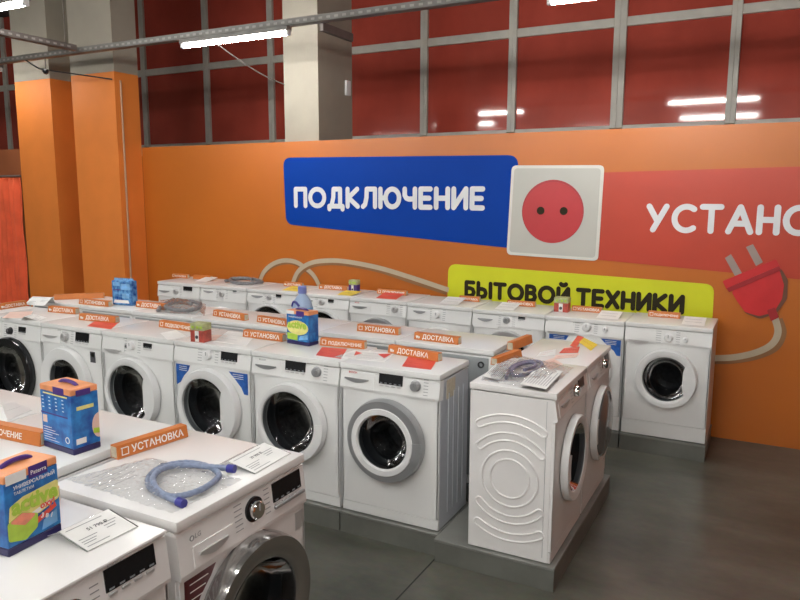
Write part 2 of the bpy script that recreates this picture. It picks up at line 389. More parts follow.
ribbon('cord', [(259, 285), (264, 272), (273, 264), (284, 260.5), (296, 262), (307, 269), (315, 277), (322, 292)], .045, 'cord_tan', cp, WY-.0040)
ribbon('cord_shade', [(293, 287), (300, 273), (312, 265), (330, 262.5), (350, 264), (380, 270), (410, 280), (447, 292)], .055, 'cord_brown', cp, WY-.0050)
ribbon('cord', [(292, 287), (298, 272), (311, 263), (330, 260.5), (350, 262), (380, 268), (410, 277), (449, 290)], .045, 'cord_tan', cp, WY-.0060)

# ================================================================ curtain at the far left
cu = MB(); V = []
NX = 90
for i in range(NX+1):
    x = -7.75 + 1.05*i/NX; y = 2.36 + .022*math.sin(x*62) + .012*math.sin(x*27+1)
    V.append([cu.bm.verts.new((x, y + .01*math.sin(k*1.3+x*9), .35+1.72*k/10)) for k in range(11)])
for i in range(NX):
    for k in range(10): cu.bm.faces.new((V[i][k], V[i+1][k], V[i+1][k+1], V[i][k+1]))
cu = cu.build('curtain', 'curtain'); md = cu.modifiers.new('thickness', 'SOLIDIFY'); md.thickness = .004
cr_ = MB().tube([(-7.8, 2.36, 2.09), (-6.70, 2.36, 2.09)], .012, 8).build('curtain_rail', 'tray_dark', cu)
tag(cu, 'bright orange-red pleated curtain hanging left of the pillars', 'curtain')

# ================================================================ lamps, trays, wires under the ceiling
def lamp(x0, x1, y, z, label, group, glow='tube_glow'):
    e = thing('fluorescent_lamp', label, 'ceiling lamp', (x0, y, z), 0, group); W = x1-x0
    MB().box(0, -.035, .018, W, .035, .055, .004, 1).build('housing', 'tray', e)
    MB().lathe([(.019, .03), (.019, W-.03)], (0, 0, 0), 'x', 12, True, True).build('tube', glow, e)
    for a in (0, W-.03): MB().box(a, -.02, -.018, a+.03, .02, .03, .003, 1).build('end_cap', 'white_plastic', e)
    return e
lamp(-3.42, -2.215, 1.79, 3.2, 'lit tube lamp under the tray in front of the windows, left of the grey pillar', 'lit tube lamps')
lamp(-.06, 1.16, 1.86, 3.2, 'lit tube lamp cut off by the top edge, right of the grey pillar', 'lit tube lamps')
lamp(-7.30, -6.07, 1.80, 3.2, 'lit tube lamp end at the left edge beside the curtain pillar', 'lit tube lamps', 'tube_dim')
lamp(-4.54, -3.30, .20, 3.2, 'lit tube lamp in the top left corner of the photo', 'lit tube lamps')
lamp(-.16, 1.10, -.40, 3.2, 'lit tube lamp above the photo, mirrored in the red panes right of the grey pillar', 'tube lamps out of view')
for a in (-7.4, -5.0, -2.6, -.2, 2.2):  # unseen lamp rows, added to brighten the fronts from the camera side
    for y_ in (-2.3, -3.9, -6.4):
        lamp(a, a+1.24, y_, 3.2, 'unseen tube lamp behind the camera, added for more frontal light', 'tube lamps out of view')
def tray(x0, y0, x1, y1, z, label, m, wd=.07):
    d = Vector((x1-x0, y1-y0, 0)); L = d.length; rz = math.atan2(d.y, d.x)
    e = thing('cable_tray', label, 'cable tray', (x0, y0, z), rz)
    q = MB(); q.box(0, -wd/2, 0, L, wd/2, .006).box(0, -wd/2, 0, L, -wd/2+.006, .055).box(0, wd/2-.006, 0, L, wd/2, .055)
    q.build('channel', m, e, smooth=False)
    s_ = MB(); n = int(L/.075)
    for i in range(n): s_.box(i*.075+.02, -wd/2-.001, .018, i*.075+.055, -wd/2+.001, .036)
    s_.build('slot', 'slot_light', e, smooth=False)['kind'] = 'stuff'
    for hx in (.1, L-.1): MB().tube([(hx, 0, .03), (hx, 0, 4.9-z)], .005, 6).build('hanger_rod', 'tray_dark', e)
tray(-9.0, 1.79, 2.6, 1.86, 3.262, 'long perforated cable tray carrying the tube lamps across the picture', 'tray')
tray(-4.72, -.6, -4.74, 1.70, 3.262, 'darker cable tray running away from the camera to join the long tray at the pillars', 'tray_dark', .06)
o = MB().box(-2.603, 2.80, 3.45, -2.56, 3.36, 3.53, .004, 1).build('bracket', 'tray_dark'); tag(o, 'dark steel bracket on the side of the grey pillar', 'bracket')
o = MB().box(-2.604, 3.25, 2.90, -2.575, 3.33, 3.05, .004, 1).build('alarm_sensor', 'white_plastic'); tag(o, 'small white sensor box on the side of the grey pillar', 'sensor')
def wire(name, pts, r, m, label, cat='cable'):
    return tag(MB().tube(spline(pts, 5), r, 6).build(name, m), label, cat)
sc_ = thing('security_camera', 'small black dome camera hanging under the tray at the left pillar', 'security camera', (-5.33, 1.80, 3.125))
MB().lathe([(.0, -.03), (.022, -.022), (.032, 0), (.032, .02)], (0, 0, 0), 'z', 16, False, True).build('dome', 'black_gloss', sc_)
MB().tube([(0, 0, .02), (0, 0, .14)], .006, 6).build('stem', 'tray_dark', sc_)
wire('cable', [(-5.62, 1.79, 3.26), (-5.45, 1.80, 3.17), (-5.37, 1.80, 3.155), (-5.36, 1.86, 3.15), (-5.2, 2.1, 3.13), (-4.985, 2.34, 3.10)], .007, 'black_plastic', 'thin black cable from the dome camera to the pillar')
wire('cable', [(-3.12, 1.80, 3.26), (-3.10, 2.2, 3.12), (-3.05, 2.5, 3.02), (-3.01, 2.76, 2.97)], .006, 'tray_dark', 'thin grey cable sagging from the tray to the grey pillar')
o = MB().tube([(-4.975, 2.44, .3), (-4.975, 2.44, 3.10)], .011, 8).build('conduit', 'conduit'); tag(o, 'thin vertical conduit on the side of the orange pillar', 'pipe')
o = MB().tube([(-7.12, 2.30, 2.45), (-7.12, 2.30, 4.69)], .03, 10).build('drain_pipe', 'black_plastic'); tag(o, 'dark vertical pipe at the far left beside the pillar', 'pipe')

# ================================================================ plinths
PH = .124
def plinth(x0, y0, x1, y1, label, group):
    o = thing('display_plinth', label, 'plinth', (x0, y0, 0), 0, group)
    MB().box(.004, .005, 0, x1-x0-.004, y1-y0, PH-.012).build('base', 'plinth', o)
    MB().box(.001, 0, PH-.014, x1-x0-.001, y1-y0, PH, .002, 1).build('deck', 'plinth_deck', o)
F_X = [.007, -.600, -1.216, -1.838, -2.495, -3.126, -3.74, -4.35]
FN = ['silver-ringed machine', 'white machine left of the silver-ringed one', 'machine with blue stickers', 'machine left of the blue-stickered one', 'machine with the small amber sticker', 'machine with the black door ring', 'machine at the left end']
for i in range(7):
    plinth(F_X[i+1]-.002, -.018, F_X[i]-.002, .43, 'grey steel plinth under the %s of the middle row' % FN[i], 'middle row plinths')
plinth(.007, -.068, .640, 1.22, 'grey steel corner plinth under the two sideways machines', 'island plinths')
B_X = [1.126, .529, -.069, -.673, -1.266, -1.845, -2.409, -3.005, -3.606, -4.195]
for i in range(9):
    plinth(B_X[i+1], 2.075, B_X[i]-.002+(.004 if i == 0 else 0), 2.62, 'grey steel plinth, module %s from the right along the orange wall' % ['first', 'second', 'third', 'fourth', 'fifth', 'sixth', 'seventh', 'eighth', 'ninth'][i], 'wall row plinths')
R_X = [.045, -.612, -1.20, -1.765, -2.33, -2.95, -3.56, -4.17]
for i in range(7):
    plinth(R_X[i+1], .66, R_X[i]-.002 if i else .004, 1.14, 'grey steel plinth hidden behind the middle row, module %s from the right' % ['first', 'second', 'third', 'fourth', 'fifth', 'sixth', 'seventh'][i], 'hidden row plinths')
plinth(-.57, -2.50, .062, -1.20, 'grey steel plinth under the two nearest machines', 'front row plinths')
plinth(-1.80, -2.45, -.575, -1.22, 'grey steel plinth under the tops at the left edge', 'front row plinths')

# ================================================================ washing machines
def circ_frame(bm_, x0, z0, x1, z1, cx, cz, r, y, n=48, depth=.03):
    """front plate with a round hole"""
    angs = sorted([2*PI*i/n for i in range(n)] + [math.atan2(z-cz, x-cx) % (2*PI) for x in (x0, x1) for z in (z0, z1)])
    I, O, J = [], [], []
    for a in angs:
        c, s = math.cos(a), math.sin(a)
        k = min(([(x1-cx)/c] if c > 1e-9 else []) + ([(x0-cx)/c] if c < -1e-9 else []) + ([(z1-cz)/s] if s > 1e-9 else []) + ([(z0-cz)/s] if s < -1e-9 else []))
        I.append(bm_.bm.verts.new((cx+r*c, y, cz+r*s))); O.append(bm_.bm.verts.new((cx+k*c, y, cz+k*s))); J.append(bm_.bm.verts.new((cx+r*c, y+depth, cz+r*s)))
    N = len(angs)
    for i in range(N):
        j_ = (i+1) % N
        bm_.bm.faces.new((I[i], I[j_], O[j_], O[i])); bm_.bm.faces.new((J[i], J[j_], I[j_], I[i]))

def washer(label, loc, rz, w=.6, h=.85, d=.42, white='enamel', dc=(.285, .46), R=.235, gr=.165, go=(0, 0), ring='white_plastic',
           inner=None, bite=False, notch=True, panel=.71, knob=(.46, .775, .024), knobm='silver', knob2=None, disp=None, dispm='black_gloss', slot=(.033, .18, .762),
           slotm='silver', drawer=(.02, .215, .722, .805), brand=None, stickers=(), marks=True, toe=.06, side=None, group='washing machines', arcs=False, lidc=None, backv=False, foot=True, prot=.045, lt=.036, cover=False):
    e = thing('washing_machine', label, 'washing machine', (*loc, PH), rz, group)
    zt = h-lt; zp = panel
    # cabinet: left, right, back, bottom and front plate with the door opening
    q = MB()
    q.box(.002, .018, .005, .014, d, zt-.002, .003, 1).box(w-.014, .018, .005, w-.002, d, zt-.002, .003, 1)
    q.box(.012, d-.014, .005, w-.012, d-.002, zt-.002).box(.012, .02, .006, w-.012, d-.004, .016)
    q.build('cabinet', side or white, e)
    q = MB(); circ_frame(q, .004, toe+.004, w-.004, zp-.003, dc[0], dc[1], gr+.012, .004)
    q.box(.004, .004, toe+.004, .016, .03, zp-.003, .003, 1).box(w-.016, .004, toe+.004, w-.004, .03, zp-.003, .003, 1)
    q.build('front_panel', white, e)
    MB().box(.004, .006, .005, w-.004, .03, toe+.001, .003, 1).build('kick_panel', white, e)
    # control panel: leans back a little at the top
    q = MB(); prof = [(-.004, zp), (.000-.006, zp+.012), (.008, zt-.006), (.016, zt), (.05, zt), (.05, zp)]
    q.poly([(.001, y, z) for y, z in prof], (w-.002, 0, 0)); q.build('control_panel', white if white != 'enamel_warm' else 'enamel_warm', e, smooth=False)
    def py(z): t_ = (z-zp-.012)/(zt-.018-zp); return -.006+.014*max(0, min(1, t_))
    MB().box(-.001, .0, zt+.0035, w+.001, d+.004, h, .006, 2).build('top_lid', lidc or white, e)
    if foot:
        for fx in (.05, w-.05):
            for fy in (.06, d-.05): MB().lathe([(.022, 0), (.022, .004), (.012, .006), (.012, .008)], (fx, fy, 0), 'z', 12, True, True).build('foot', 'black_plastic', e)
    # door
    dr = MB(); cx, cz = dc
    gx, gz = cx+go[0], cz+go[1]
    n = 64; P = prot
    prof = [(1.0, 0), (1.0, -.35), (.965, -.75), (.90, -1.0), (.55, -.98), (.25, -.93), (.04, -.80), (0, -.55), (0, .1)]   # blend 1=outer radius 0=glass radius
    rings = []
    for (t_, hh) in prof:
        ringv = []
        for i in range(n):
            a = 2*PI*i/n
            gr_ = gr
            if bite:
                aa = (a+PI) % (2*PI) - PI
                if abs(aa) < .62: gr_ = gr*(1-.30*math.cos(aa/.62*PI/2)**.35)
            x = (cx+R*math.cos(a))*t_ + (gx+gr_*math.cos(a))*(1-t_); z = (cz+R*math.sin(a))*t_ + (gz+gr_*math.sin(a))*(1-t_)
            ringv.append(dr.bm.verts.new((x, hh*P, z)))
        rings.append(ringv)
    for a_, b_ in zip(rings, rings[1:]):
        for i in range(n): dr.bm.faces.new((a_[i], a_[(i+1) % n], b_[(i+1) % n], b_[i]))
    door = dr.build('door', ring, e)
    if inner:
        MB().lathe([(gr+.038, -P*1.0), (gr+.034, -P*1.13), (gr+.006, -P*1.10), (gr-.001, -P*.8)], (gx, 0, gz), 'y', 56).build('door_trim', inner, door)
    if notch:     # grip at the right side of the ring
        a0, a1 = (-.42, .12) if notch is True else notch
        q = MB(); ns = 12; A, B_ = [], []
        for i in range(ns+1):
            a = a0+(a1-a0)*i/ns
            A.append((cx+(R-.002)*math.cos(a), -P*1.04, cz+(R-.002)*math.sin(a))); B_.append((cx+(R-.05)*math.cos(a), -P*1.10, cz+(R-.05)*math.sin(a)))
        q.poly(A+B_[::-1], (0, .010, 0)); q.build('door_handle', ring if ring != 'black_gloss' else 'black_plastic', door)
    # gasket, drum and the glass bowl bulging into the drum
    MB().lathe([(gr+.012, .004), (gr+.008, .02), (gr-.004, .045), (gr-.012, .05), (gr-.006, .08)], (cx, 0, cz), 'y', 40).build('gasket', 'rubber', e)
    q = MB(); q.lathe([(gr-.004, .078), (gr+.008, .10), (gr+.008, d-.10), (gr-.03, d-.075), (.05, d-.085), (.0, d-.09)], (cx, 0, cz), 'y', 36)
    for k in range(3):
        a = k*2.094+.5; q.box(-.012, .11, gr-.028, .012, d-.11, gr+.01, .004, 1, mtx=Matrix.Translation((cx, 0, cz)) @ Matrix.Rotation(a, 4, 'Y'))
    q.build('drum', 'steel_drum', e)
    bowl = MB(); 
    for (ra, ya), (rb_, yb_) in [((1.0, -P*.75), (.93, -P*.35)), ((.93, -P*.35), (.84, .02)), ((.84, .02), (.74, .055)), ((.74, .055), (.50, .075)), ((.50, .075), (.0, .082))]:
        bowl.lathe([(gr*ra, ya), (gr*rb_, yb_)], (gx, 0, gz), 'y', 44, sx=.97 if not bite else .93)
    bmesh.ops.remove_doubles(bowl.bm, verts=bowl.bm.verts, dist=.0004)
    bowl.build('door_glass', 'door_glass', door)
    if cover: MB().lathe([(gr+.004, -P*.9), (gr, -P*1.12), (gr*.8, -P*1.45), (gr*.4, -P*1.65), (0, -P*1.7)], (gx, 0, gz), 'y', 44).build('door_cover', 'smoke_cover', door)
    # detergent drawer
    x0, x1, z0, z1 = drawer
    if slot is not None:
        q = MB(); ym = py(z0)-.0035
        q.poly([(x0, py(z0)-.004, z0), (x1, py(z0)-.004, z0), (x1, py(z1)-.004, z1), (x0, py(z1)-.004, z1)], (0, .012, 0))
        dw = q.build('detergent_drawer', white, e, smooth=False)
        sx0, sx1, sz = slot; q = MB(); N = 10
        up_ = [(sx0+(sx1-sx0)*i/N, py(sz)-.010, sz+.012) for i in range(N+1)]; lo = [(sx0+(sx1-sx0)*i/N, py(sz)-.010, sz+.004-.016*math.sin(PI*i/N)) for i in range(N, -1, -1)]
        q.poly(up_+lo, (0, .012, 0)); q.build('drawer_handle', slotm, dw, smooth=False)
    # knobs
    for kk, mm in ((knob, knobm), (knob2, 'white_plastic')):
        if kk:
            kx, kz, kr = kk; q = MB()
            q.lathe([(kr*1.25, py(kz)+.002), (kr*1.25, py(kz)-.003), (kr*1.02, py(kz)-.005), (kr, py(kz)-.022), (kr*.85, py(kz)-.027), (0, py(kz)-.027)], (kx, 0, kz), 'y', 28)
            ko = q.build('program_knob' if kk is knob else 'temperature_knob', mm, e)
            MB().box(kx-.0025, py(kz)-.0285, kz, kx+.0025, py(kz)-.027, kz+kr*.8).build('pointer', 'print_grey', ko, smooth=False)
    if disp:
        x0, x1, z0, z1 = disp; q = MB()
        q.poly([(x0, py(z0)-.003, z0), (x1, py(z0)-.003, z0), (x1, py(z1)-.003, z1), (x0, py(z1)-.003, z1)], (0, .006, 0)); dp = q.build('display', dispm, e, smooth=False)
        q = MB(); n_ = 5
        for i in range(n_): q.box(x0+(x1-x0)*(i+.25)/n_, py(z0)-.0042, z0+.004, x0+(x1-x0)*(i+.75)/n_, py(z0)-.0036, z0+.009)
        q.build('display_marks', 'display_glyph', dp, smooth=False)
        q = MB()
        for i in range(4): q.box(x0+(x1-x0)*(i+.15)/4, py(z0)-.006, z0-.013, x0+(x1-x0)*(i+.8)/4, py(z0)+.001, z0-.005, .001, 1)
        q.build('buttons', 'silver_light', e)
    if marks:   # tiny printed programme names round the knob
        q = MB(); kx, kz, kr = knob
        for i in range(6):
            for sx_ in (-1, 1):
                z = kz-.042+i*.016; a = kx+sx_*(kr*1.5+.010); l_ = .018+.008*((i*3+sx_) % 3)
                x0, x1 = (a-l_, a) if sx_ < 0 else (a, a+l_)
                if x0 > .02 and x1 < w-.02 and not (disp and x1 > disp[0] and x0 < disp[1]): q.box(x0, py(z)-.0012, z, x1, py(z)-.0004, z+.0032)
        if len(q.bm.verts): q.build('programme_print', 'print_grey', e, smooth=False)
        else: q.bm.free()
    if brand:
        text('brand_name', brand[0], brand[1], brand[2], e, (brand[3], py(brand[4])-.006, brand[4]), (PI/2, 0, 0), bold=.015)
    for sk in stickers:
        nm, mm, pts = sk[:3]; q = MB(); q.poly([(x, .0025 if z < zp else py(z)-.001, z) for x, z in pts], (0, .0012, 0)); so = q.build(nm, mm, e, smooth=False)
        if nm == 'warranty_sticker':
            q = MB()
            for k in range(3): q.box(.040, .0012, .640-k*.024, .115-k*.012, .0020, .643-k*.024)
            q.build('sticker_print', 'white_ink', so, smooth=False)
        if nm == 'energy_sticker':
            q = MB(); xs_ = [p_[0] for p_ in pts]; zs_ = [p_[1] for p_ in pts]; xm = min(xs_); X = max(xs_); zm = max(zs_)
            for k in range(3): q.box(xm+(X-xm)*.22, .0012, zm-.014-k*.012, X-(X-xm)*.22, .0020, zm-.011-k*.012)
            q.build('sticker_print', 'white_ink', so, smooth=False)
    if arcs:    # pressed rings and arcs on the left side wall
        q = MB()
        def arc(r, a0, a1, n=28): return [(.0005, d*.51+r*math.cos(math.radians(a0+(a1-a0)*i/n)), .395+r*math.sin(math.radians(a0+(a1-a0)*i/n))) for i in range(n+1)]
        for r in (.098, .142): q.tube(arc(r, 0, 352.0, 44)[:45], .0055, 8, closed=True)
        for r, hw_ in ((.210, 47), (.300, 32)):
            for c0 in (90, 270):
                cap = lambda aa, s0: [(.0005, d*.51+r*math.cos(math.radians(aa))+.019*math.cos(math.radians(aa+s0+k*30)), .395+r*math.sin(math.radians(aa))+.019*math.sin(math.radians(aa+s0+k*30))) for k in range(1, 6)]
                q.tube(arc(r+.019, c0-hw_, c0+hw_) + cap(c0+hw_, 0) + arc(r-.019, c0+hw_, c0-hw_) + cap(c0-hw_, 180), .0052, 8, closed=True)
        q.build('side_pressing', white, e)
        MB().box(.0005, .045, .03, .003, .047, zt-.01).build('side_seam', 'print_grey', e, smooth=False)
    if side:    # vertical pressed ribs on the right side wall
        q = MB()
        for k in range(4): yy = d*(.30+.17*k); q.box(w-.005, yy, .07, w+.002, yy+.012, h-.12, .003, 2)
        q.build('side_rib', side, e)
        q = MB(); q.box(w-.003, .09, .70, w-.0005, .20, .80); q.build('rating_sticker', 'foam', e, smooth=False)
    if backv:   # rear cover with inlet valve and outlet
        q = MB(); q.box(.03, d-.004, .06, w-.03, d+.004, zt-.012, .004, 2); q.build('rear_cover', 'rear_steel', e)
        MB().lathe([(.020, d-.004), (.020, d+.012), (.012, d+.012), (.012, d-.002)], (.075, 0, zt-.055), 'y', 18).build('inlet_valve', 'black_plastic', e)
    return e

tri_l = [(.012, .700), (.128, .700), (.112, .665), (.075, .630), (.045, .585), (.012, .565)]
tri_r = [(.440, .700), (.585, .700), (.585, .570), (.555, .572), (.535, .610), (.490, .655)]
MR = 'middle row of washing machines'
def ml(i): return (F_X[i+1]+.003, 0)
def mw(i): return F_X[i]-F_X[i+1]-.009
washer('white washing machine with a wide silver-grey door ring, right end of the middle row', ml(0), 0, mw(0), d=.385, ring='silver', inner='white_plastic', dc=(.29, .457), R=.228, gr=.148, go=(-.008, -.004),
       disp=(.243, .384, .763, .829), side='shade_grey', brand=('BOSCH', .016, 'print_red', .055, .798), group=MR)
washer('white washing machine with white door ring and black display, left of the silver-ringed one', ml(1), 0, mw(1), ring='white_plastic', dc=(.292, .46), R=.232, gr=.182, go=(-.018, 0), disp=(.243, .382, .763, .829), brand=('BOSCH', .015, 'print_grey', .055, .798), group=MR)
washer('white washing machine with blue triangular stickers above its door, middle row', ml(2), 0, mw(2), ring='white_plastic', dc=(.292, .462), R=.240, gr=.180, go=(-.026, -.004), bite=True, notch=False, knob=(.285, .785, .028), knobm='white_plastic',
       disp=(.385, .510, .765, .818), slot=None, stickers=(('energy_sticker', 'energy_blue', tri_l), ('energy_sticker', 'energy_blue', tri_r)), panel=.715, group=MR)
washer('white washing machine with small black display, between the blue-stickered one and the amber-stickered one', ml(3), 0, mw(3), ring='white_plastic', dc=(.285, .460), R=.238, gr=.188, go=(-.02, -.004), bite=True, notch=False, knob=(.285, .775, .027), knobm='white_plastic',
       disp=(.385, .46, .772, .802), slot=(.03, .19, .722), slotm='silver_light', stickers=(('indicator_lens', 'black_plastic', [(.215, .755), (.235, .755), (.235, .775), (.215, .775)]),), panel=.705, group=MR)
washer('white washing machine with large square display and small black sticker, middle row left', ml(4), 0, mw(4), ring='white_plastic', dc=(.262, .455), R=.245, gr=.155, notch=False, knob=(.262, .769, .030), knobm='silver_light',
       disp=(.365, .50, .750, .812), slot=(.03, .17, .755), slotm='silver_light', stickers=(('round_sticker', 'print_dark', [(.50, .615), (.552, .615), (.552, .69), (.50, .69)]), ('round_sticker', 'foam', [(.512, .655), (.540, .655), (.540, .682), (.512, .682)])), group=MR)
washer('white washing machine with broad black door ring at the left edge of the photo', ml(5), 0, mw(5), ring='black_gloss', dc=(.262, .455), R=.255, gr=.19, notch=False, knob=(.268, .755, .022), knobm='black_plastic', disp=(.358, .44, .755, .795), slot=None, panel=.695, group=MR)
washer('white washing machine at the far left end of the middle row, only its top showing', ml(6), 0, mw(6), ring='silver', dc=(.262, .455), disp=(.36, .46, .76, .80), group=MR, knob=(.268, .765, .022))

# rear-facing row behind the middle row
RW = 'rear-facing row of washing machines'
rl = ['washing machine seen from behind, its bare-ended top rising behind the silver-ringed one', 'washing machine seen from behind, second from the right end of the hidden row',
      'washing machine seen from behind, carrying the light blue bottle', 'washing machine seen from behind, right of the one carrying the bagged hose',
      'washing machine seen from behind, with a bagged grey hose on its top', 'washing machine seen from behind, with a blue detergent pack on its top', 'washing machine seen from behind, at the left end of the hidden row']
for i in range(7):
    x1, x0 = R_X[i], R_X[i+1]
    washer(rl[i], (x1-.003, 1.115), PI, x1-x0-.006, d=.45, ring=['white_plastic', 'silver'][i % 2], disp=(.24, .37, .77, .82), group=RW, backv=True)

# sideways pair on the corner plinth
IS = 'two sideways washing machines on the corner plinth'
washer('nearer of the two sideways white washing machines, side wall pressed with rings and arcs', (.617, -.048), PI/2, .597, d=.430, white='enamel_warm', dc=(.325, .44), R=.218, gr=.172, prot=.036, notch=(2.75, 3.5), disp=(.42, .53, .765, .815), dispm='black_plastic',
       knob=(.345, .778, .026), knobm='chrome', slot=(.07, .20, .762), drawer=(.04, .24, .722, .80), arcs=True, group=IS)
washer('farther of the two sideways white washing machines, nearest the wall row', (.617, .562), PI/2, .597, d=.430, white='enamel_warm', dc=(.335, .44), R=.218, gr=.190, prot=.036, cover=True, notch=(2.75, 3.5), disp=(.45, .545, .765, .815), dispm='black_plastic',
       knob=(.390, .778, .026), knobm='chrome', slot=(.09, .21, .752), drawer=(.04, .24, .722, .80), group=IS)

# row along the orange wall
WR = 'row of washing machines along the orange wall'
BY = 2.09
def bl(i): return (B_X[i+1]+.004, BY)
def bw(i): return B_X[i]-B_X[i+1]-.008
washer('white washing machine with two white knobs at the right end of the wall row', bl(0), 0, bw(0), h=.842, d=.47, dc=(.302, .452), R=.212, gr=.160, bite=True, notch=False, knob=(.302, .752, .027), knobm='white_plastic', knob2=(.415, .748, .016), slot=(.03, .17, .705), slotm='silver_light', panel=.700, toe=.112, group=WR)
washer('white washing machine with blue stickers in the wall row, second from the right', bl(1), 0, bw(1), h=.838, d=.47, dc=(.300, .455), R=.222, gr=.165, bite=True, notch=False, knob=(.318, .775, .030), knobm='white_plastic', knob2=(.455, .768, .018), slot=(.03, .24, .712), slotm='silver_light', panel=.706, toe=.11,
       stickers=(('energy_sticker', 'energy_blue', [(.035, .698), (.185, .698), (.165, .662), (.035, .662)]), ('energy_sticker', 'energy_blue', [(.425, .698), (.572, .698), (.572, .578), (.545, .580), (.525, .612), (.47, .655)])), group=WR)
washer('white washing machine with dark drawer slot, third from right in the wall row', bl(2), 0, bw(2), h=.843, d=.47, dc=(.298, .455), R=.235, gr=.19, ring='silver_light', notch=False, knob=(.290, .772, .024), disp=(.385, .44, .790, .818), slot=(.05, .175, .760), slotm='print_grey', drawer=(.01, .225, .70, .805), group=WR)
washer('white washing machine with one white knob, fourth from right in the wall row', bl(3), 0, bw(3), h=.850, d=.47, dc=(.30, .44), R=.225, gr=.165, notch=False, knob=(.277, .766, .027), knobm='white_plastic', disp=None, slot=(.06, .17, .775), slotm='print_grey', panel=.698, group=WR)
washer('white washing machine with grey door ring, under the red card in the wall row', bl(4), 0, bw(4), h=.856, d=.47, dc=(.292, .46), R=.235, gr=.165, ring='silver', notch=False, knob=(.458, .778, .025), knobm='silver_light', disp=None, slot=(.036, .180, .770), brand=('BOSCH', .014, 'print_red', .055, .806), group=WR)
washer('white washing machine with small black display, right of the light blue bottle', bl(5), 0, bw(5), h=.858, d=.47, dc=(.275, .487), R=.238, gr=.212, notch=False, knob=(.270, .785, .024), knobm='silver_light', disp=(.335, .395, .790, .818), slot=(.05, .17, .785), slotm='print_grey', panel=.732, group=WR)
washer('white washing machine with big dark door, third from left in the wall row', bl(6), 0, bw(6), h=.858, d=.47, dc=(.275, .490), R=.238, gr=.214, notch=False, knob=(.270, .785, .022), knobm='silver_light', disp=(.345, .405, .796, .822), slot=(.06, .19, .785), slotm='print_grey', panel=.732, group=WR)
washer('white washing machine with a bagged grey hose on top in the wall row', bl(7), 0, bw(7), h=.860, d=.47, dc=(.285, .42), R=.235, gr=.18, notch=False, knob=(.284, .782, .025), knobm='silver_light', disp=(.42, .465, .812, .824), slot=(.05, .17, .79), slotm='print_grey', panel=.70, group=WR)
washer('white washing machine at the left end of the wall row beside the orange pillar', bl(8), 0, bw(8), h=.858, d=.47, dc=(.285, .44), R=.235, gr=.18, notch=False, knob=(.265, .765, .025), knobm='silver_light', disp=(.36, .478, .782, .828), slot=(.03, .17, .755), slotm='silver', panel=.70, group=WR)

# the two nearest machines and the tops behind them
NR = 'front machines at the left of the photo'
near = washer('nearest fully shown white washing machine with a chrome door ring and a maroon sticker', (.035, -1.825), PI/2, .606, d=.54, white='enamel_warm', dc=(.298, .432), R=.248, gr=.172, go=(.0, -.005), ring='ring_steel', notch=False, knob=(.327, .757, .030), knobm='chrome',
       disp=(.425, .580, .738, .802), slot=(.075, .195, .718), slotm='silver_light', drawer=(.055, .225, .690, .752), panel=.672, brand=('LG', .021, 'print_grey', .064, .776), group=NR, prot=.065,
       stickers=(('warranty_sticker', 'maroon', [(.020, .660), (.150, .660), (.128, .630), (.085, .590), (.050, .545), (.020, .540)]), ('energy_class_sticker', 'silver_light', [(.548, .585), (.590, .585), (.590, .650), (.548, .650)])))
q = MB(); q.lathe([(.0085, -.0035), (.0085, -.0055), (.006, -.0055), (.006, -.0035)], (.050, 0, .783), 'y', 20); q.build('brand_mark', 'print_grey', near)
q = MB(); q.lathe([(.041, .004), (.041, -.004), (.031, -.006), (.031, .0)], (.327, 0, .757), 'y', 28); q.build('knob_bezel', 'black_gloss', near)
q = MB(); q.box(.425, -.013, .716, .590, -.002, .727, .002, 1); q.build('display_ledge', 'silver', near)
near1 = washer('white washing machine cut by the bottom left corner of the photo, long black display', (.042, -2.474), PI/2, .608, lt=.014, d=.54, white='enamel_warm', dc=(.300, .43), R=.23, gr=.165, ring='silver', notch=False, knob=(.300, .768, .032), knobm='chrome', disp=(.402, .562, .772, .830), slot=(.05, .19, .775), panel=.700,
       brand=('BOSCH', .010, 'print_grey', .41, .8335), group=NR)
washer('white machine top seen behind the nearest machine, under the blue detergent box', (-.580, -1.235), PI, .60, h=.862, d=.55, group=NR)
washer('white machine top at the left edge, beyond the one with the blue detergent box', (-1.190, -1.235), PI, .60, h=.862, d=.55, group=NR)
washer('white machine top at the left edge, behind the bottom left machine', (-1.180, -2.42), 0, .60, h=.862, d=.55, group=NR)

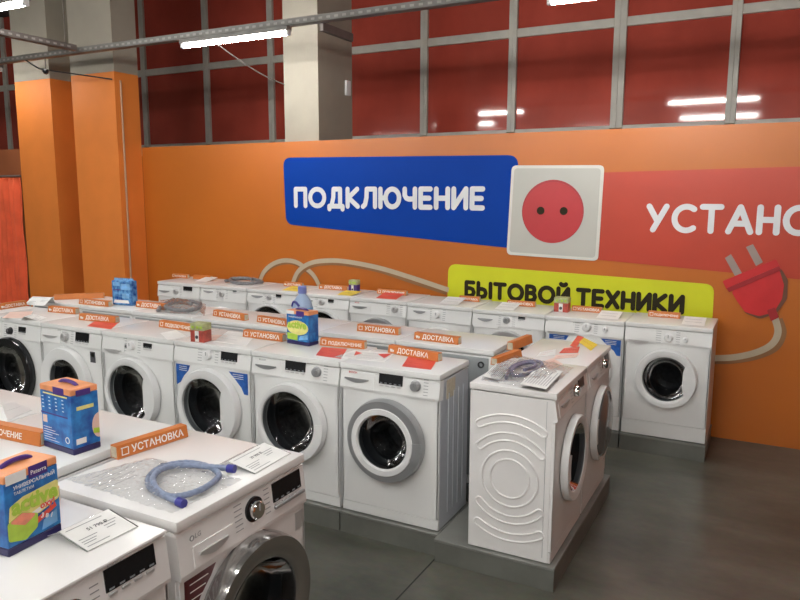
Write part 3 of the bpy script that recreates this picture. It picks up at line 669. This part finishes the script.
# ================================================================ orange sign bars
ZT = PH+.85
def sign(A, B, z, word, label, h=.046, d=.045, s_truck=False, group='orange service signs'):
    A, B = Vector(A), Vector(B); L = (B-A).to_2d().length; rz = math.atan2(B.y-A.y, B.x-A.x)
    e = thing('sign_bar', label, 'sign', (A.x, A.y, z+.0005), rz, group)
    q = MB(); q.poly([(0, 0, 0), (0, -.002, .004), (0, 0.006, h), (0, d-.004, h), (0, d, 0)], (L, 0, 0)); q.build('sign_body', 'orange_card', e, smooth=False)
    for x in (-.0012, L): MB().box(x, .006, .004, x+.0012, d-.006, h-.004).build('foam_core', 'foam', e, smooth=False)
    if word:
        tot = {'УСТАНОВКА': 6.16, 'ДОСТАВКА': 5.6, 'ПОДКЛЮЧЕНИЕ': 7.9}[word]; s = min(h*.62/.73, (L*.74)/tot)
        tilt = math.atan2(.008, h)
        text('lettering', word, s, 'white_ink', e, (L*.19, -.0014, h*.26), (PI/2-tilt, 0, 0), bold=.02)
        q = MB(); a, b_ = L*.05, L*.05+h*.60; z0, z1 = h*.22, h*.80; t_ = h*.07
        def yy(z): return -.0025+.008*(z-.004)/(h-.004)
        if word == 'ДОСТАВКА':
            q.box(a, yy(z0)-.001, z0+.006, a+(b_-a)*.6, yy(z0), z0+.018); q.box(a+(b_-a)*.65, yy(z0)-.001, z0+.006, b_, yy(z0), z0+.014)
            for k in (.25, .75): q.lathe([(h*.09, 0), (h*.09, -.001)], (a+(b_-a)*k, yy(z0), z0+.004), 'y', 10, True, True)
        else:
            for (x0, zz0, x1, zz1) in ((a, z0, b_, z0+t_), (a, z1-t_, b_, z1), (a, z0, a+t_, z1), (b_-t_, z0, b_, z1)): q.box(x0, yy(zz0)-.001, zz0, x1, yy(zz0)-.0002, zz1)
        q.build('sign_icon', 'white_ink', e, smooth=False)
    return e
def T(x, y, z=ZT): return at(x, y, 2, z)
def Yp(x, yw, z): p = at(x, 300, 1, yw); return Vector((p.x, yw, z))
sign(T(118, 460), T(188, 437), ZT, 'УСТАНОВКА', 'orange sign reading УСТАНОВКА on top of the nearest machine')
sign(T(-12, 436, ZT+.012), T(40, 447, ZT+.012), ZT+.012, None, 'orange sign ending in ЕНИЕ beside the blue detergent box at the left edge', h=.05)
text('lettering', 'ПОДКЛЮЧЕНИЕ', .030, 'white_ink', bpy.data.objects['sign_bar.001'], (.185, -.0015, .014), (PI/2-.17, 0, 0), 'RIGHT', .02)
a = T(58, 506); sign((a.x-.20, a.y-.20, 0), (a.x, a.y, 0), ZT, None, 'orange sign whose end shows behind the detergent box in the lower left corner')
sign(T(388, 353), T(437.5, 362), ZT, 'ДОСТАВКА', 'orange sign reading ДОСТАВКА on the silver-ringed machine')
sign(T(320, 345.5), T(364, 349.5), ZT, 'ПОДКЛЮЧЕНИЕ', 'orange sign reading ПОДКЛЮЧЕНИЕ just right of the box in the middle row')
sign(T(243, 337), T(282, 342), ZT, 'УСТАНОВКА', 'orange sign reading УСТАНОВКА just left of the blue box in the middle row')
sign(T(159, 327), T(192, 332), ZT, 'ПОДКЛЮЧЕНИЕ', 'orange sign reading ПОДКЛЮЧЕНИЕ left of the small red and green can')
sign(T(79, 320), T(115, 323.5), ZT, 'ДОСТАВКА', 'orange sign reading ДОСТАВКА behind the red card on the left machines')
sign(T(48, 312), T(75, 314.5), ZT, 'ДОСТАВКА', 'orange sign reading ДОСТАВКА beside the white folded card on the left machines')
sign(T(0, 310), T(27, 306), ZT, 'ДОСТАВКА', 'orange sign reading ДОСТАВКА at the left edge of the photo below the curtain')
sign(T(213, 316), T(244, 321), ZT, 'УСТАНОВКА', 'orange sign on the hidden row, right of the bagged grey hose')
sign(T(257, 322), T(287, 327), ZT, 'УСТАНОВКА', 'orange sign on the hidden row, tucked behind the blue box')
sign(T(357, 331), T(398, 335.5), ZT, 'УСТАНОВКА', 'orange sign reading УСТАНОВКА on the hidden row, right of the blue box')
sign(T(414, 339.5), T(458, 345), ZT, 'ДОСТАВКА', 'orange sign reading ДОСТАВКА at the right end of the hidden row')
sign(T(136, 307), T(164, 310), ZT, 'ДОСТАВКА', 'orange sign right of the blue detergent pack')
sign(T(79, 304), T(108, 307), ZT, 'УСТАНОВКА', 'orange sign left of the blue detergent pack')
sign((-3.98, .74, 0), (-3.70, 1.02, 0), ZT, None, 'orange bar lying slantwise behind the left machines near the pillars')
def bsign(px0, px1, i, word, label, yw=2.40, h=.042):
    hz = [.842, .838, .843, .850, .856, .858, .858, .860, .858][i]+PH
    sign(Yp(px0, yw, hz), Yp(px1, yw, hz), hz, word, label, h=h, d=.04)
bsign(649, 681, 0, 'ПОДКЛЮЧЕНИЕ', 'orange sign standing on the right end machine of the wall row')
bsign(572, 602, 1, 'УСТАНОВКА', 'orange sign right of the can on the blue-stickered wall row machine')
bsign(507, 535, 2, 'УСТАНОВКА', 'orange sign under the yellow banner on the thin-ringed wall row machine')
bsign(459, 479, 3, 'ДОСТАВКА', 'orange sign at the left end of the yellow banner')
bsign(377, 406, 4, 'ПОДКЛЮЧЕНИЕ', 'orange sign above the red card in the middle of the wall row')
bsign(319, 347, 5, 'ДОСТАВКА', 'orange sign right of the light blue bottle on the wall row')
bsign(284, 302, 6, 'ДОСТАВКА', 'orange sign left of the light blue bottle, above the yellow card')
bsign(194, 211, 7, None, 'orange sign beside the bagged hose on the wall row')
bsign(173, 188, 8, 'УСТАНОВКА', 'orange sign on the left end machine of the wall row')
sign((.19, .33, 0), (.235, .60, 0), ZT, None, 'bent orange sign on the sideways machine, nearer of the two there', h=.04)
sign((.145, .72, 0), (.175, .99, 0), ZT, None, 'straight orange sign on the sideways machine, farther of the two there', h=.05)

# ================================================================ cards, papers and price tags
def card(px, z, m, label, name='card', cat='card', th=.0015, lines=0, group=None, linem='print_grey'):
    P = [T(x, y, z+.002) for x, y in px]; c = sum(P, Vector())/len(P)
    q = MB(); q.poly([tuple(p-c) for p in P], (0, 0, -th)); o = q.build(name, m, loc=c, smooth=False); tag(o, label, cat, group)
    if lines:
        q = MB(); A, B_, C_, D = [p-c for p in P[:4]]
        for k in range(lines):
            t_ = (k+1)/(lines+1); a = A.lerp(D, t_); b_ = B_.lerp(C_, t_); l0, l1 = a.lerp(b_, .12), a.lerp(b_, .85-.25*(k % 2)); n_ = (D-A).normalized()*.0028
            q.poly([tuple(l0+Vector((0, 0, .0006))), tuple(l1+Vector((0, 0, .0006))), tuple(l1+n_+Vector((0, 0, .0006))), tuple(l0+n_+Vector((0, 0, .0006)))])
        q.build('print', linem, o, smooth=False)
    return o
def BZ(i): return [.842, .838, .843, .850, .856, .858, .858, .860, .858][i]+PH
def ycard(px0, px1, y0, y1, i, m, label, lines=0, group=None, tilt=.0):
    z = BZ(i); a, b_ = Yp(px0, y0, z+.002), Yp(px1, y0, z+.002); q = MB(); o = None; wd = b_.x-a.x
    q.poly([(0, 0, 0), (wd, 0, 0), (wd, y1-y0, tilt), (0, y1-y0, tilt)], (0, .0005, .0015)); o = q.build('card', m, loc=a, smooth=False); tag(o, label, 'card', group)
    if lines:
        q = MB()
        for k in range(lines): s_ = (k+1)/(lines+1); q.box(wd*.1, (y1-y0)*s_, tilt*s_+.0018, wd*.85, (y1-y0)*s_+.006, tilt*s_+.0024)
        q.build('print', 'print_grey', o, smooth=False)
RC = 'red cards'
card([(410, 354), (438, 358), (431, 369.5), (402, 366)], ZT, 'red_card', 'red card in front of the orange sign on the silver-ringed machine', lines=2, group=RC, linem='print_red')
card([(322, 347), (347, 349), (341, 358.5), (316, 355)], ZT, 'red_card', 'red card right of the blue box in the middle row', lines=2, group=RC, linem='print_red')
card([(97, 319.5), (119, 322), (111, 329), (87, 326)], ZT, 'red_card', 'red card on the left machines in front of the orange sign', lines=2, group=RC, linem='print_red')
card([(354, 350), (395, 353), (384, 362), (334, 357)], ZT, 'paper', 'white card with red corners in front of the silver-ringed machine sign', lines=3)
for i_, px in enumerate(([(362, 353), (356, 351), (354, 355.5)], [(392, 353.5), (378, 354), (384, 358)])):
    P = [T(x, y, ZT+.004) for x, y in px]; q = MB(); q.poly([tuple(p) for p in P], (0, 0, -.0006)); o = q.build('red_corner', 'red_card', smooth=False); tag(o, ['small red paper corner left on the white card', 'small red paper corner right on the white card'][i_], 'card')
card([(228, 331), (256, 334), (246, 346), (214, 341)], ZT, 'paper', 'white paper on the blue-stickered machine, left of the orange sign', 'paper_sheet', 'paper', lines=2)
card([(211, 335), (228, 335), (224, 341), (207, 340)], ZT, 'pink_paper', 'pale red leaflet beside the small red and green can', 'leaflet', 'paper', lines=1)
card([(160, 333), (176, 330), (186, 336), (168, 340)], ZT, 'paper', 'white paper in front of the orange sign left of the small can', 'paper_sheet', 'paper')
card([(10, 312), (33, 311), (29, 318), (2, 318)], ZT, 'pink_paper', 'pale pink sheet at the left edge on the black-ringed machine', 'paper_sheet', 'paper')
def tent(A, B, back, hh, label, name='folded_card', m='paper', acr=False, price=None):
    """card sloping up from the front edge A-B to a raised rear edge, with a rear leg"""
    A, B = Vector(A), Vector(B); u = (B-A); L = u.length; rz = math.atan2(u.y, u.x)
    e = thing(name, label, 'price tag' if acr else 'card', (A.x, A.y, A.z+.001), rz)
    if acr:
        MB().poly([(-.004, -.003, 0), (L+.004, -.003, 0), (L+.004, back, hh), (-.004, back, hh)], (0, .0015, .0015)).build('holder', 'acrylic', e, smooth=False)
        MB().poly([(-.004, back, hh), (L+.004, back, hh), (L+.004, back+.05, 0), (-.004, back+.05, 0)], (0, .0015, .0)).build('holder_leg', 'acrylic', e, smooth=False)
        q = MB()
        for a_, b_ in (((-.004, back, hh+.001), (L+.004, back, hh+.001)), ((-.004, -.003, .001), (L+.004, -.003, .001)), ((-.004, back+.05, .001), (-.004, back, hh))): q.tube([a_, b_], .0008, 5)
        q.build('holder_edge', 'paper', e)
    sl = math.hypot(back, hh); an = math.atan2(hh, back)
    sh = MB().poly([(0, 0, .002), (L, 0, .002), (L, back, hh+.002), (0, back, hh+.002)], (0, 0, -.0008)).build('card_sheet', m, e, smooth=False)
    if not acr: MB().poly([(0, back, hh+.001), (L, back, hh+.001), (L, back+.03, 0), (0, back+.03, 0)], (0, .001, 0)).build('card_back', m, e, smooth=False)
    q = MB(); 
    for k, (a_, b_, v_) in enumerate(((.06, .78, .86), (.06, .42, .40), (.06, .35, .30), (.06, .30, .22), (.62, .92, .60), (.62, .85, .50), (.62, .80, .40), (.06, .50, .10))):
        q.poly([(L*a_, back*v_, hh*v_+.0028), (L*b_, back*v_, hh*v_+.0028), (L*b_, back*(v_+.025), hh*(v_+.025)+.0028), (L*a_, back*(v_+.025), hh*(v_+.025)+.0028)])
    q.build('print', 'print_grey', sh, smooth=False)
    if price: text('price', price, back*.15, 'print_dark', e, (L*.34, back*.58, hh*.58+.004), (an, 0, 0), bold=.015)
    return e
tent(T(88, 552), T(137, 527.5), .115, .024, 'acrylic price tag lying on the bottom left machine', 'price_tag', acr=True, price='51 790 ₽')
tent(T(255, 474), T(290, 454), .110, .022, 'acrylic price tag at the far corner of the nearest machine', 'price_tag', acr=True, price='37 990 ₽')
tent(T(38, 321), T(47, 318), .10, .028, 'white folded card on the black-ringed machine near the left edge')
tent(T(24, 305, ZT), T(44, 306, ZT), .10, .055, 'white folded card standing behind the left machines below the pillar')
ycard(196, 207, 2.25, 2.42, 7, 'paper', 'white card left of the bagged hose on the wall row', tilt=.03)
ycard(282, 298, 2.14, 2.30, 6, 'yellow_card', 'yellow card left of the light blue bottle', 1, 'yellow cards on the wall row', .02)
ycard(337, 352, 2.14, 2.30, 5, 'yellow_card', 'yellow card right of the light blue bottle', 1, 'yellow cards on the wall row', .02)
ycard(376, 396, 2.14, 2.30, 4, 'red_card', 'dull red card on the grey-ringed machine of the wall row', 1, RC, .03)
ycard(439, 458, 2.16, 2.34, 3, 'paper', 'white card on the wall row machine at the left end of the yellow banner', 2, None, .035)
ycard(495, 514, 2.16, 2.34, 2, 'paper', 'white card on the thin-ringed wall row machine', 2, None, .03)
ycard(597, 619, 2.16, 2.34, 1, 'paper', 'white card at the right of the blue-stickered wall row machine', 2, None, .03)
ycard(683, 706, 2.16, 2.34, 0, 'paper', 'white card at the right end of the wall row', 2, None, .03)
card([(0, 404), (14, 402), (32, 410), (8, 420)], ZT+.012, 'silver_light', 'grey leaflet at the left edge beyond the orange sign', 'leaflet', 'paper', lines=1)
# cards on the sideways machines
card([(577.5, 335.6), (584, 337), (576, 347.5), (570, 345.6)], ZT, 'red_card', 'red card under the yellow one on the farther sideways machine', group=RC, lines=1, linem='white_ink')
card([(584, 337.5), (597.5, 344.5), (591, 350.6), (579, 342)], ZT+.002, 'yellow_card', 'yellow card lying on a red one on the farther sideways machine', lines=1, linem='print_red')
card([(564, 348), (580, 346.5), (578, 352.5), (559, 353)], ZT, 'red_card', 'red card lying alone on the farther sideways machine', group=RC, lines=3, linem='white_ink')
card([(556, 355), (580, 353), (576, 357), (553, 359)], ZT, 'pink_paper', 'pale pink leaflet under the lone red card on the farther sideways machine', 'leaflet', 'paper', lines=1, linem='print_red')
card([(540, 352), (556, 349), (555, 355), (536, 357)], ZT, 'paper', 'white paper with red marks on the farther sideways machine', 'paper_sheet', 'paper', lines=2, linem='print_red')
card([(541, 362), (553, 358), (563, 364), (550, 370)], ZT, 'pink_paper', 'pale pink leaflet between the booklets and the red card', 'leaflet', 'paper', lines=2, linem='print_red')
card([(483, 376), (505, 355), (519, 359), (499, 380)], ZT+.010, 'paper', 'white booklet at the left of the bagged papers on the nearer sideways machine', 'booklet', 'booklet', lines=9, group='booklets', linem='hose_violet')
card([(520, 384), (537, 367), (563, 371), (546, 389)], ZT+.022, 'paper', 'white booklet at the right of the bagged papers on the nearer sideways machine', 'booklet', 'booklet', lines=9, group='booklets', linem='hose_violet')

# ================================================================ hoses and clear bags
def hose(px, r, m, label, z=ZT, ends='cap_blue', n=7, zoff=0):
    P = [T(x, y, z+r) + Vector((0, 0, zoff+.0035+r*1.2*(i/len(px))+.002*math.sin(i*1.7))) for i, (x, y) in enumerate(px)]
    e = thing('drain_hose', label, 'hose', (P[0].x, P[0].y, z)); o = Vector((P[0].x, P[0].y, z))
    S = [p-o for p in spline(P, n)]
    MB().tube(S, r, 10, ribs=1).build('hose_tube', m, e)
    if ends:
        for a, b_ in ((S[0], S[1]), (S[-1], S[-2])):
            d = (a-b_).normalized(); MB().tube([a-d*.004, a+d*.006, a+d*.022], r*1.5, 12).build('hose_nut', ends, e)
    return e
hose([(179, 503), (163, 497), (150, 489), (149, 478), (162, 469), (186, 465), (208, 468), (219, 477), (208, 489), (190, 497), (170, 499), (156, 491), (154, 480), (166, 471), (188, 468), (212, 471), (229, 473)], .0092, 'hose_blue', 'blue-grey inlet hose coiled in a clear bag on the nearest machine', n=7)
def bag(px, z, label, hh=.02, nx=26, ny=18, seed=1, m='film'):
    rnd = random.Random(seed); A, B_, C_, D = [T(x, y, z) for x, y in px]; q = MB(); V = []
    for i in range(nx+1):
        V.append([])
        for k in range(ny+1):
            u_, v_ = i/nx, k/ny; p = A.lerp(B_, u_).lerp(D.lerp(C_, u_), v_)
            ed = min(1, 5*min(u_, 1-u_, v_, 1-v_)); 
            p = p + Vector((rnd.uniform(-.004, .004), rnd.uniform(-.004, .004), .002 + ed*hh*(.5+.5*math.sin(u_*7+seed)*math.cos(v_*5)) + ed*rnd.uniform(0, .012)))
            V[-1].append(q.bm.verts.new(p))
    for i in range(nx):
        for k in range(ny): q.bm.faces.new((V[i][k], V[i+1][k], V[i+1][k+1], V[i][k+1]))
    o = q.build('plastic_bag', m, smooth=False); tag(o, label, 'bag'); return o
pb = bag([(66, 480), (172, 514), (243, 480), (150, 458)], ZT, 'crumpled clear bag around the blue-grey hose on the nearest machine', .022, 44, 30, 3)
q = MB()
for k in range(4):
    a, b_ = T(92+k*3, 478+k*4, ZT+.03), T(126+k*3, 463+k*4, ZT+.03); n_ = Vector((.004, 0, 0)); q.poly([tuple(a), tuple(b_), tuple(b_+n_), tuple(a+n_)])
q.build('bag_print', 'print_grey', pb, smooth=False)
hose([(506, 379), (510, 370), (520, 364), (534, 362), (542, 365), (538, 371), (526, 376), (513, 377), (513, 371), (523, 366), (534, 365), (535, 369), (524, 373)], .0085, 'hose_violet', 'dark violet hose coiled in the bag on the nearer sideways machine', zoff=.001, ends=None)
bag([(480, 380), (546, 392), (574, 368), (508, 353)], ZT+.004, 'clear bag over booklets and hose on the nearer sideways machine', .03, 26, 20, 5)
hose([(158, 311), (163, 305), (176, 302), (190, 302), (200, 305), (198, 310), (186, 312), (172, 311), (166, 308), (178, 305), (192, 306)], .014, 'hose_grey', 'dark grey hose coiled in a bag on the hidden row', ends=None)
bag([(155, 312), (205, 316), (206, 304), (160, 300)], ZT, 'clear bag around the grey hose on the hidden row', .05, 22, 14, 8)
hz = BZ(7)
P = [Vector((x, y, z)) for x, y, z in [(-3.46, 2.30, hz+.02), (-3.40, 2.42, hz+.03), (-3.25, 2.47, hz+.035), (-3.10, 2.44, hz+.02), (-3.06, 2.34, hz+.025), (-3.16, 2.24, hz+.02), (-3.32, 2.24, hz+.03), (-3.40, 2.34, hz+.045), (-3.26, 2.40, hz+.05), (-3.14, 2.35, hz+.04)]]
e = thing('drain_hose', 'dark grey hose coiled in a bag on the wall row', 'hose', (-3.3, 2.35, hz))
MB().tube([p-Vector((-3.3, 2.35, hz)) for p in spline(P, 6)], .015, 10, ribs=1).build('hose_tube', 'hose_grey', e)
# slack white hose seen in the gap between middle row and sideways machines
q = MB(); q.tube(spline([(.10, .33, .80), (.115, .30, .70), (.10, .32, .58), (.12, .30, .46), (.105, .33, .36), (.12, .36, .24), (.11, .44, PH+.014)], 8), .010, 8, ribs=1)
o = q.build('drain_hose', 'shade_grey'); tag(o, 'pale hose hanging in the gap left of the sideways machines', 'hose')
for k, (x0_, x1_) in enumerate(((-3.0, -2.55), (-2.46, -2.1), (-1.6, -1.3))):
    q = MB(); q.tube(spline([(x0_, .648, .80), (x0_+.08, .55, .90), ((x0_+x1_)/2, .53, .925), (x1_-.08, .55, .90), (x1_, .648, .80)], 8), .014, 8, ribs=1)
    o = q.build('drain_hose', 'rubber'); tag(o, ['dark hose looped behind the amber-stickered machine', 'dark hose looped behind the small-display machine left of the small can', 'dark hose looped behind the blue-stickered machine'][k], 'hose', 'dark hoses between the rows')

# ================================================================ detergent boxes, bottle, cans
def det_box(A, rz, z, wd, dp, h, label, full=False, gr='blue detergent boxes'):
    """box with its near bottom corner at A; front face along local +x, right face along local +y"""
    e = thing('detergent_box', label, 'box', (A[0], A[1], z), rz, gr)
    MB().box(0, 0, .022, wd, dp, h-.022, .002, 1).build('carton', 'box_blue', e)
    MB().box(-.0006, -.0006, 0, wd+.0006, dp+.0006, .022, .003, 1).build('base_band', 'box_navy', e)
    MB().box(-.0004, -.0004, h-.022, wd+.0004, dp+.0004, h, .003, 1).build('lid_band', 'box_orange', e)
    q = MB(); q.tube(spline([(wd*.22, dp*.5, h-.002), (wd*.32, dp*.5, h+.006), (wd*.5, dp*.5, h+.009), (wd*.68, dp*.5, h+.006), (wd*.78, dp*.5, h-.002)], 5), .007, 8); q.build('carry_handle', 'purple', e)
    MB().poly([(wd*.45, -.0012, h), (wd*.80, -.0012, h), (wd*.80, -.0012, h-.032), (wd*.45, -.0012, h-.032)], (0, .0008, 0)).build('brand_patch', 'purple', e, smooth=False)
    return e
# lower left corner: printed face looks towards the camera's right
N_, R_c = Vector((-.204, -2.170)), Vector((-.212, -2.004))
N0 = T(9, 558); R0 = T(62, 530.5); ang = math.atan2(R0.y-N0.y, R0.x-N0.x)
L0 = (R0-N0).length
ab = det_box((N0.x, N0.y), ang, ZT, L0, .11, .213, 'blue and orange tablet box printed "active" in the lower left corner')
def face_poly(name, pts, m, p, y=-.0016): return MB().poly([(x, y, z) for x, z in pts], (0, .0008, 0)).build(name, m, p, smooth=False)
W0 = L0
face_poly('yellow_patch', rounded([(.006, .085), (.012, .128), (.05, .142), (W0-.003, .150), (W0-.003, .098), (W0*.6, .080)], .008), 'pale_yellow', ab)
face_poly('white_streak', [(.05, .085), (W0-.01, .108), (W0-.01, .101), (.07, .076)], 'white_ink', ab, -.0020)
face_poly('red_ribbon', [(W0*.48, .066), (W0*.90, .088), (W0*.92, .078), (W0*.52, .052)], 'red_card', ab, -.0022)
face_poly('tablet', rounded([(.002, .088), (.045, .102), (W0*.56, .082), (W0*.54, .046), (.05, .026), (.002, .040)], .010), 'lime', ab, -.0024)
face_poly('tablet_top', rounded([(.004, .088), (.045, .101), (W0*.54, .083), (.05, .066)], .006), 'tablet_red', ab, -.0030)
face_poly('tablet_glow', [(W0*.66, .055), (W0*.92, .070), (W0*.92, .034), (W0*.62, .030)], 'box_light_blue', ab, -.0018)
face_poly('capacity_patch', [(.006, .212), (W0*.40, .212), (W0*.40, .186), (.006, .186)], 'paper', ab, -.0022)
text('brand_name', 'Paterra', .016, 'white_ink', ab, (W0*.48, -.0018, .190), (PI/2, 0, 0), bold=.01)
text('lettering', 'УНИВЕРСАЛЬНЫЙ', .0135, 'white_ink', ab, (W0*.16, -.0016, .168), (PI/2, 0, 0), bold=.02)
text('lettering', 'ТАБЛЕТКИ', .011, 'white_ink', ab, (W0*.16, -.0016, .154), (PI/2, 0, 0), bold=.01)
text('lettering', 'active', .058, 'lime', ab, (W0*.10, -.0032, .105), (PI/2, 0, 0), bold=.04)
text('lettering', 'oxy!', .026, 'red_card', ab, (W0*.60, -.0044, .090), (PI/2, 0, 0), bold=.03)
text('lettering', '3 в 1', .018, 'white_ink', ab, (W0*.60, -.0030, .066), (PI/2, .35, 0), bold=.03)
# blue box on the machine top behind, two faces visible
N1 = T(74, 456, ZT+.012); R1 = T(100, 446, ZT+.012); L1 = T(44, 446, ZT+.012)
an1 = math.atan2(N1.y-L1.y, N1.x-L1.x)
wd1 = (N1-L1).length
bb = det_box((L1.x, L1.y), an1, ZT+.012, wd1, .105, .232, 'blue and orange tablet box standing upright left of the orange sign on the nearest machine')
def bp(name, x0, z0, x1, z1, m, face=0, y=-.0014):
    q = MB()
    if face == 0: q.poly([(x0, y, z0), (x1, y, z0), (x1, y, z1), (x0, y, z1)], (0, .0008, 0))
    else: q.poly([(wd1-y, x0, z0), (wd1-y, x1, z0), (wd1-y, x1, z1), (wd1-y, x0, z1)], (-.0008, 0, 0))
    return q.build(name, m, bb, smooth=False)
bp('stripe', .0, .128, wd1*.88, .133, 'purple'); bp('yellow_strip', .02, .200, wd1*.9, .205, 'pale_yellow'); bp('warning_patch', .010, .095, .035, .122, 'pink_paper')
q = MB()
for i in range(4):
    for k in range(4): q.box(.012+i*wd1*.22, -.0022, .188-k*.013, .012+i*wd1*.22+.010, -.0014, .191-k*.013)
for k in range(6): q.box(.012, -.0022, .078-k*.009, .06+.02*(k % 3), -.0014, .0795-k*.009)
q.lathe([(.012, 0), (.012, -.001), (.009, -.001), (.009, 0)], (wd1*.84, -.0014, .050), 'y', 16); q.build('print', 'white_ink', bb, smooth=False)
bp('yellow_strip', .02, .155, .085, .168, 'pale_yellow', 1); bp('brand_patch', .02, .205, .075, .226, 'purple', 1, -.0022); bp('barcode', .012, .035, .05, .055, 'paper', 1)
q = MB(); q.poly([(wd1+.0014, .105*.98-.028*math.sin(PI*i/12), .085+.045*math.cos(PI*i/12)) for i in range(13)], (-.0008, 0, 0)); q.build('picture_patch', 'pink_paper', bb, smooth=False)
MB().poly([(wd1+.0022, .078, .060), (wd1+.0022, .102, .056), (wd1+.0022, .102, .074), (wd1+.0022, .080, .078)], (-.0008, 0, 0)).build('picture_patch', 'lime', bb, smooth=False)
# box in the middle row with the "active" front
A2 = T(287, 343); B2 = T(309, 346.5); an2 = math.atan2(B2.y-A2.y, B2.x-A2.x); w2 = (B2-A2).length
mb_ = det_box((A2.x, A2.y), an2, ZT, w2, .09, .208, 'blue tablet box with yellow-green print, in front of the light blue bottle')
def f2(name, pts, m, y=-.0014): return MB().poly([(x, y, z) for x, z in pts], (0, .0008, 0)).build(name, m, mb_, smooth=False)
f2('yellow_patch', [(w2*.5+w2*.48*math.cos(2*PI*i/20), .105+.045*math.sin(2*PI*i/20)) for i in range(20)], 'pale_yellow')
f2('tablet', [(.006, .03), (w2*.5, .026), (w2*.5, .062), (.006, .07)], 'lime', -.0018); f2('capacity_patch', [(.002, .206), (w2*.36, .206), (w2*.36, .185), (.002, .185)], 'paper', -.002)
f2('tablet_glow', [(w2*.55, .03), (w2*.95, .04), (w2*.95, .07), (w2*.6, .055)], 'box_light_blue', -.0018)
text('lettering', 'active', w2*.36, 'lime', mb_, (w2*.06, -.0022, .103), (PI/2, 0, 0), bold=.04)
text('lettering', 'УНИВЕРСАЛЬНЫЙ', .012, 'white_ink', mb_, (w2*.1, -.0018, .165), (PI/2, 0, 0), bold=.02)
# blue pack at the back left
pk = thing('detergent_pack', 'blue soft pack of detergent on the hidden row in front of the orange pillar', 'pack', (-3.335, .80, ZT), .12)
q = MB(); q.box(0, 0, 0, .205, .075, .205, .016, 3); pkb = q.build('pouch', 'pouch_blue', pk)
q = MB()
for i in range(10): q.poly([(.02*i, .036, .20), (.02*i+.02, .036, .20), (.02*i+.017, .036, .222), (.02*i+.003, .036, .222)], (0, .003, 0))
q.build('crimped_seal', 'box_light_blue', pk, smooth=False)
for k_, (xa, xb, za, zb) in enumerate(((.10, .19, .13, .18), (.02, .09, .16, .19), (.11, .18, .06, .10))): MB().poly([(xa, -.0015, za), (xb, -.0015, za), (xb, -.0015, zb), (xa, -.0015, zb)], (0, .001, 0)).build('print_patch', 'box_light_blue', pk, smooth=False)
MB().poly([(.02, -.0025, .125), (.10, -.0025, .125), (.10, -.0025, .132), (.02, -.0025, .132)], (0, .001, 0)).build('brand_patch', 'purple', pk, smooth=False)
MB().poly([(.02, -.0022, .02), (.18, -.0022, .02), (.17, -.0022, .045), (.03, -.0022, .045)], (0, .001, 0)).build('base_print', 'white_ink', pk, smooth=False)
# light blue bottle
bt = thing('bottle', 'light blue bottle with a blue cap behind the tablet box', 'bottle', (-1.455, .85, ZT))
MB().lathe([(0, 0), (.062, 0), (.070, .008), (.074, .06), (.072, .12), (.060, .165), (.040, .195), (.027, .210), (.026, .222)], (0, 0, 0), 'z', 32).build('bottle_body', 'bottle_blue', bt)
MB().lathe([(.030, .218), (.031, .262), (.026, .268), (0, .268)], (0, 0, 0), 'z', 24).build('bottle_cap', 'bottle_cap', bt)
q = MB(); q.lathe([(.0752, .045), (.0752, .12)], (0, 0, 0), 'z', 32); q.build('bottle_label', 'box_light_blue', bt)
q = MB(); q.tube(spline([(.02, -.066, .135), (-.012, -.062, .160), (-.045, -.045, .155), (-.055, -.045, .125)], 6), .009, 8); q.build('bottle_handle', 'cap_blue', bt)
# small cans
def can(p, z, r, h, label, mats, g='small powder cans', rz=0):
    e = thing('can', label, 'can', (p[0], p[1], z), rz, g)
    MB().box(-r, -r*.8, 0, r, r*.8, h*.62, .004, 2).build('can_body', mats[0], e)
    MB().box(-r*1.02, -r*.82, h*.62, r*1.02, r*.82, h, .006, 2).build('can_top', mats[1], e)
    MB().box(-r*.28, -r*.82-.001, .004, r*.28, -r*.8, h*.60).build('can_label', 'paper', e, smooth=False)
    MB().lathe([(r*.22, -r*.83-.002), (r*.22, -r*.82)], (0, 0, h*.28), 'y', 14, True, True).build('can_print', 'print_dark', e, smooth=False)
    q = MB()
    for k in (-.6, .1, .6): q.box(r*k-.006, -r*.84-.001, h*.74, r*k+.010, -r*.82, h*.86)
    q.build('lid_print', 'lime', e, smooth=False)
can((-1.655, .055), ZT, .050, .118, 'small red and green box-shaped can on the blue-stickered machine', ('can_red', 'green_pack'), rz=.1)
pc = Yp(354.5, 2.342, 0); can((pc.x, pc.y), BZ(5), .042, .12, 'small can with a pale top on the wall row under the cord picture', ('purple', 'green_pack'))
pc = Yp(562.5, 2.34, 0); can((pc.x, pc.y), BZ(1), .056, .115, 'small red can with a green top in front of the yellow banner', ('can_red', 'green_pack'))
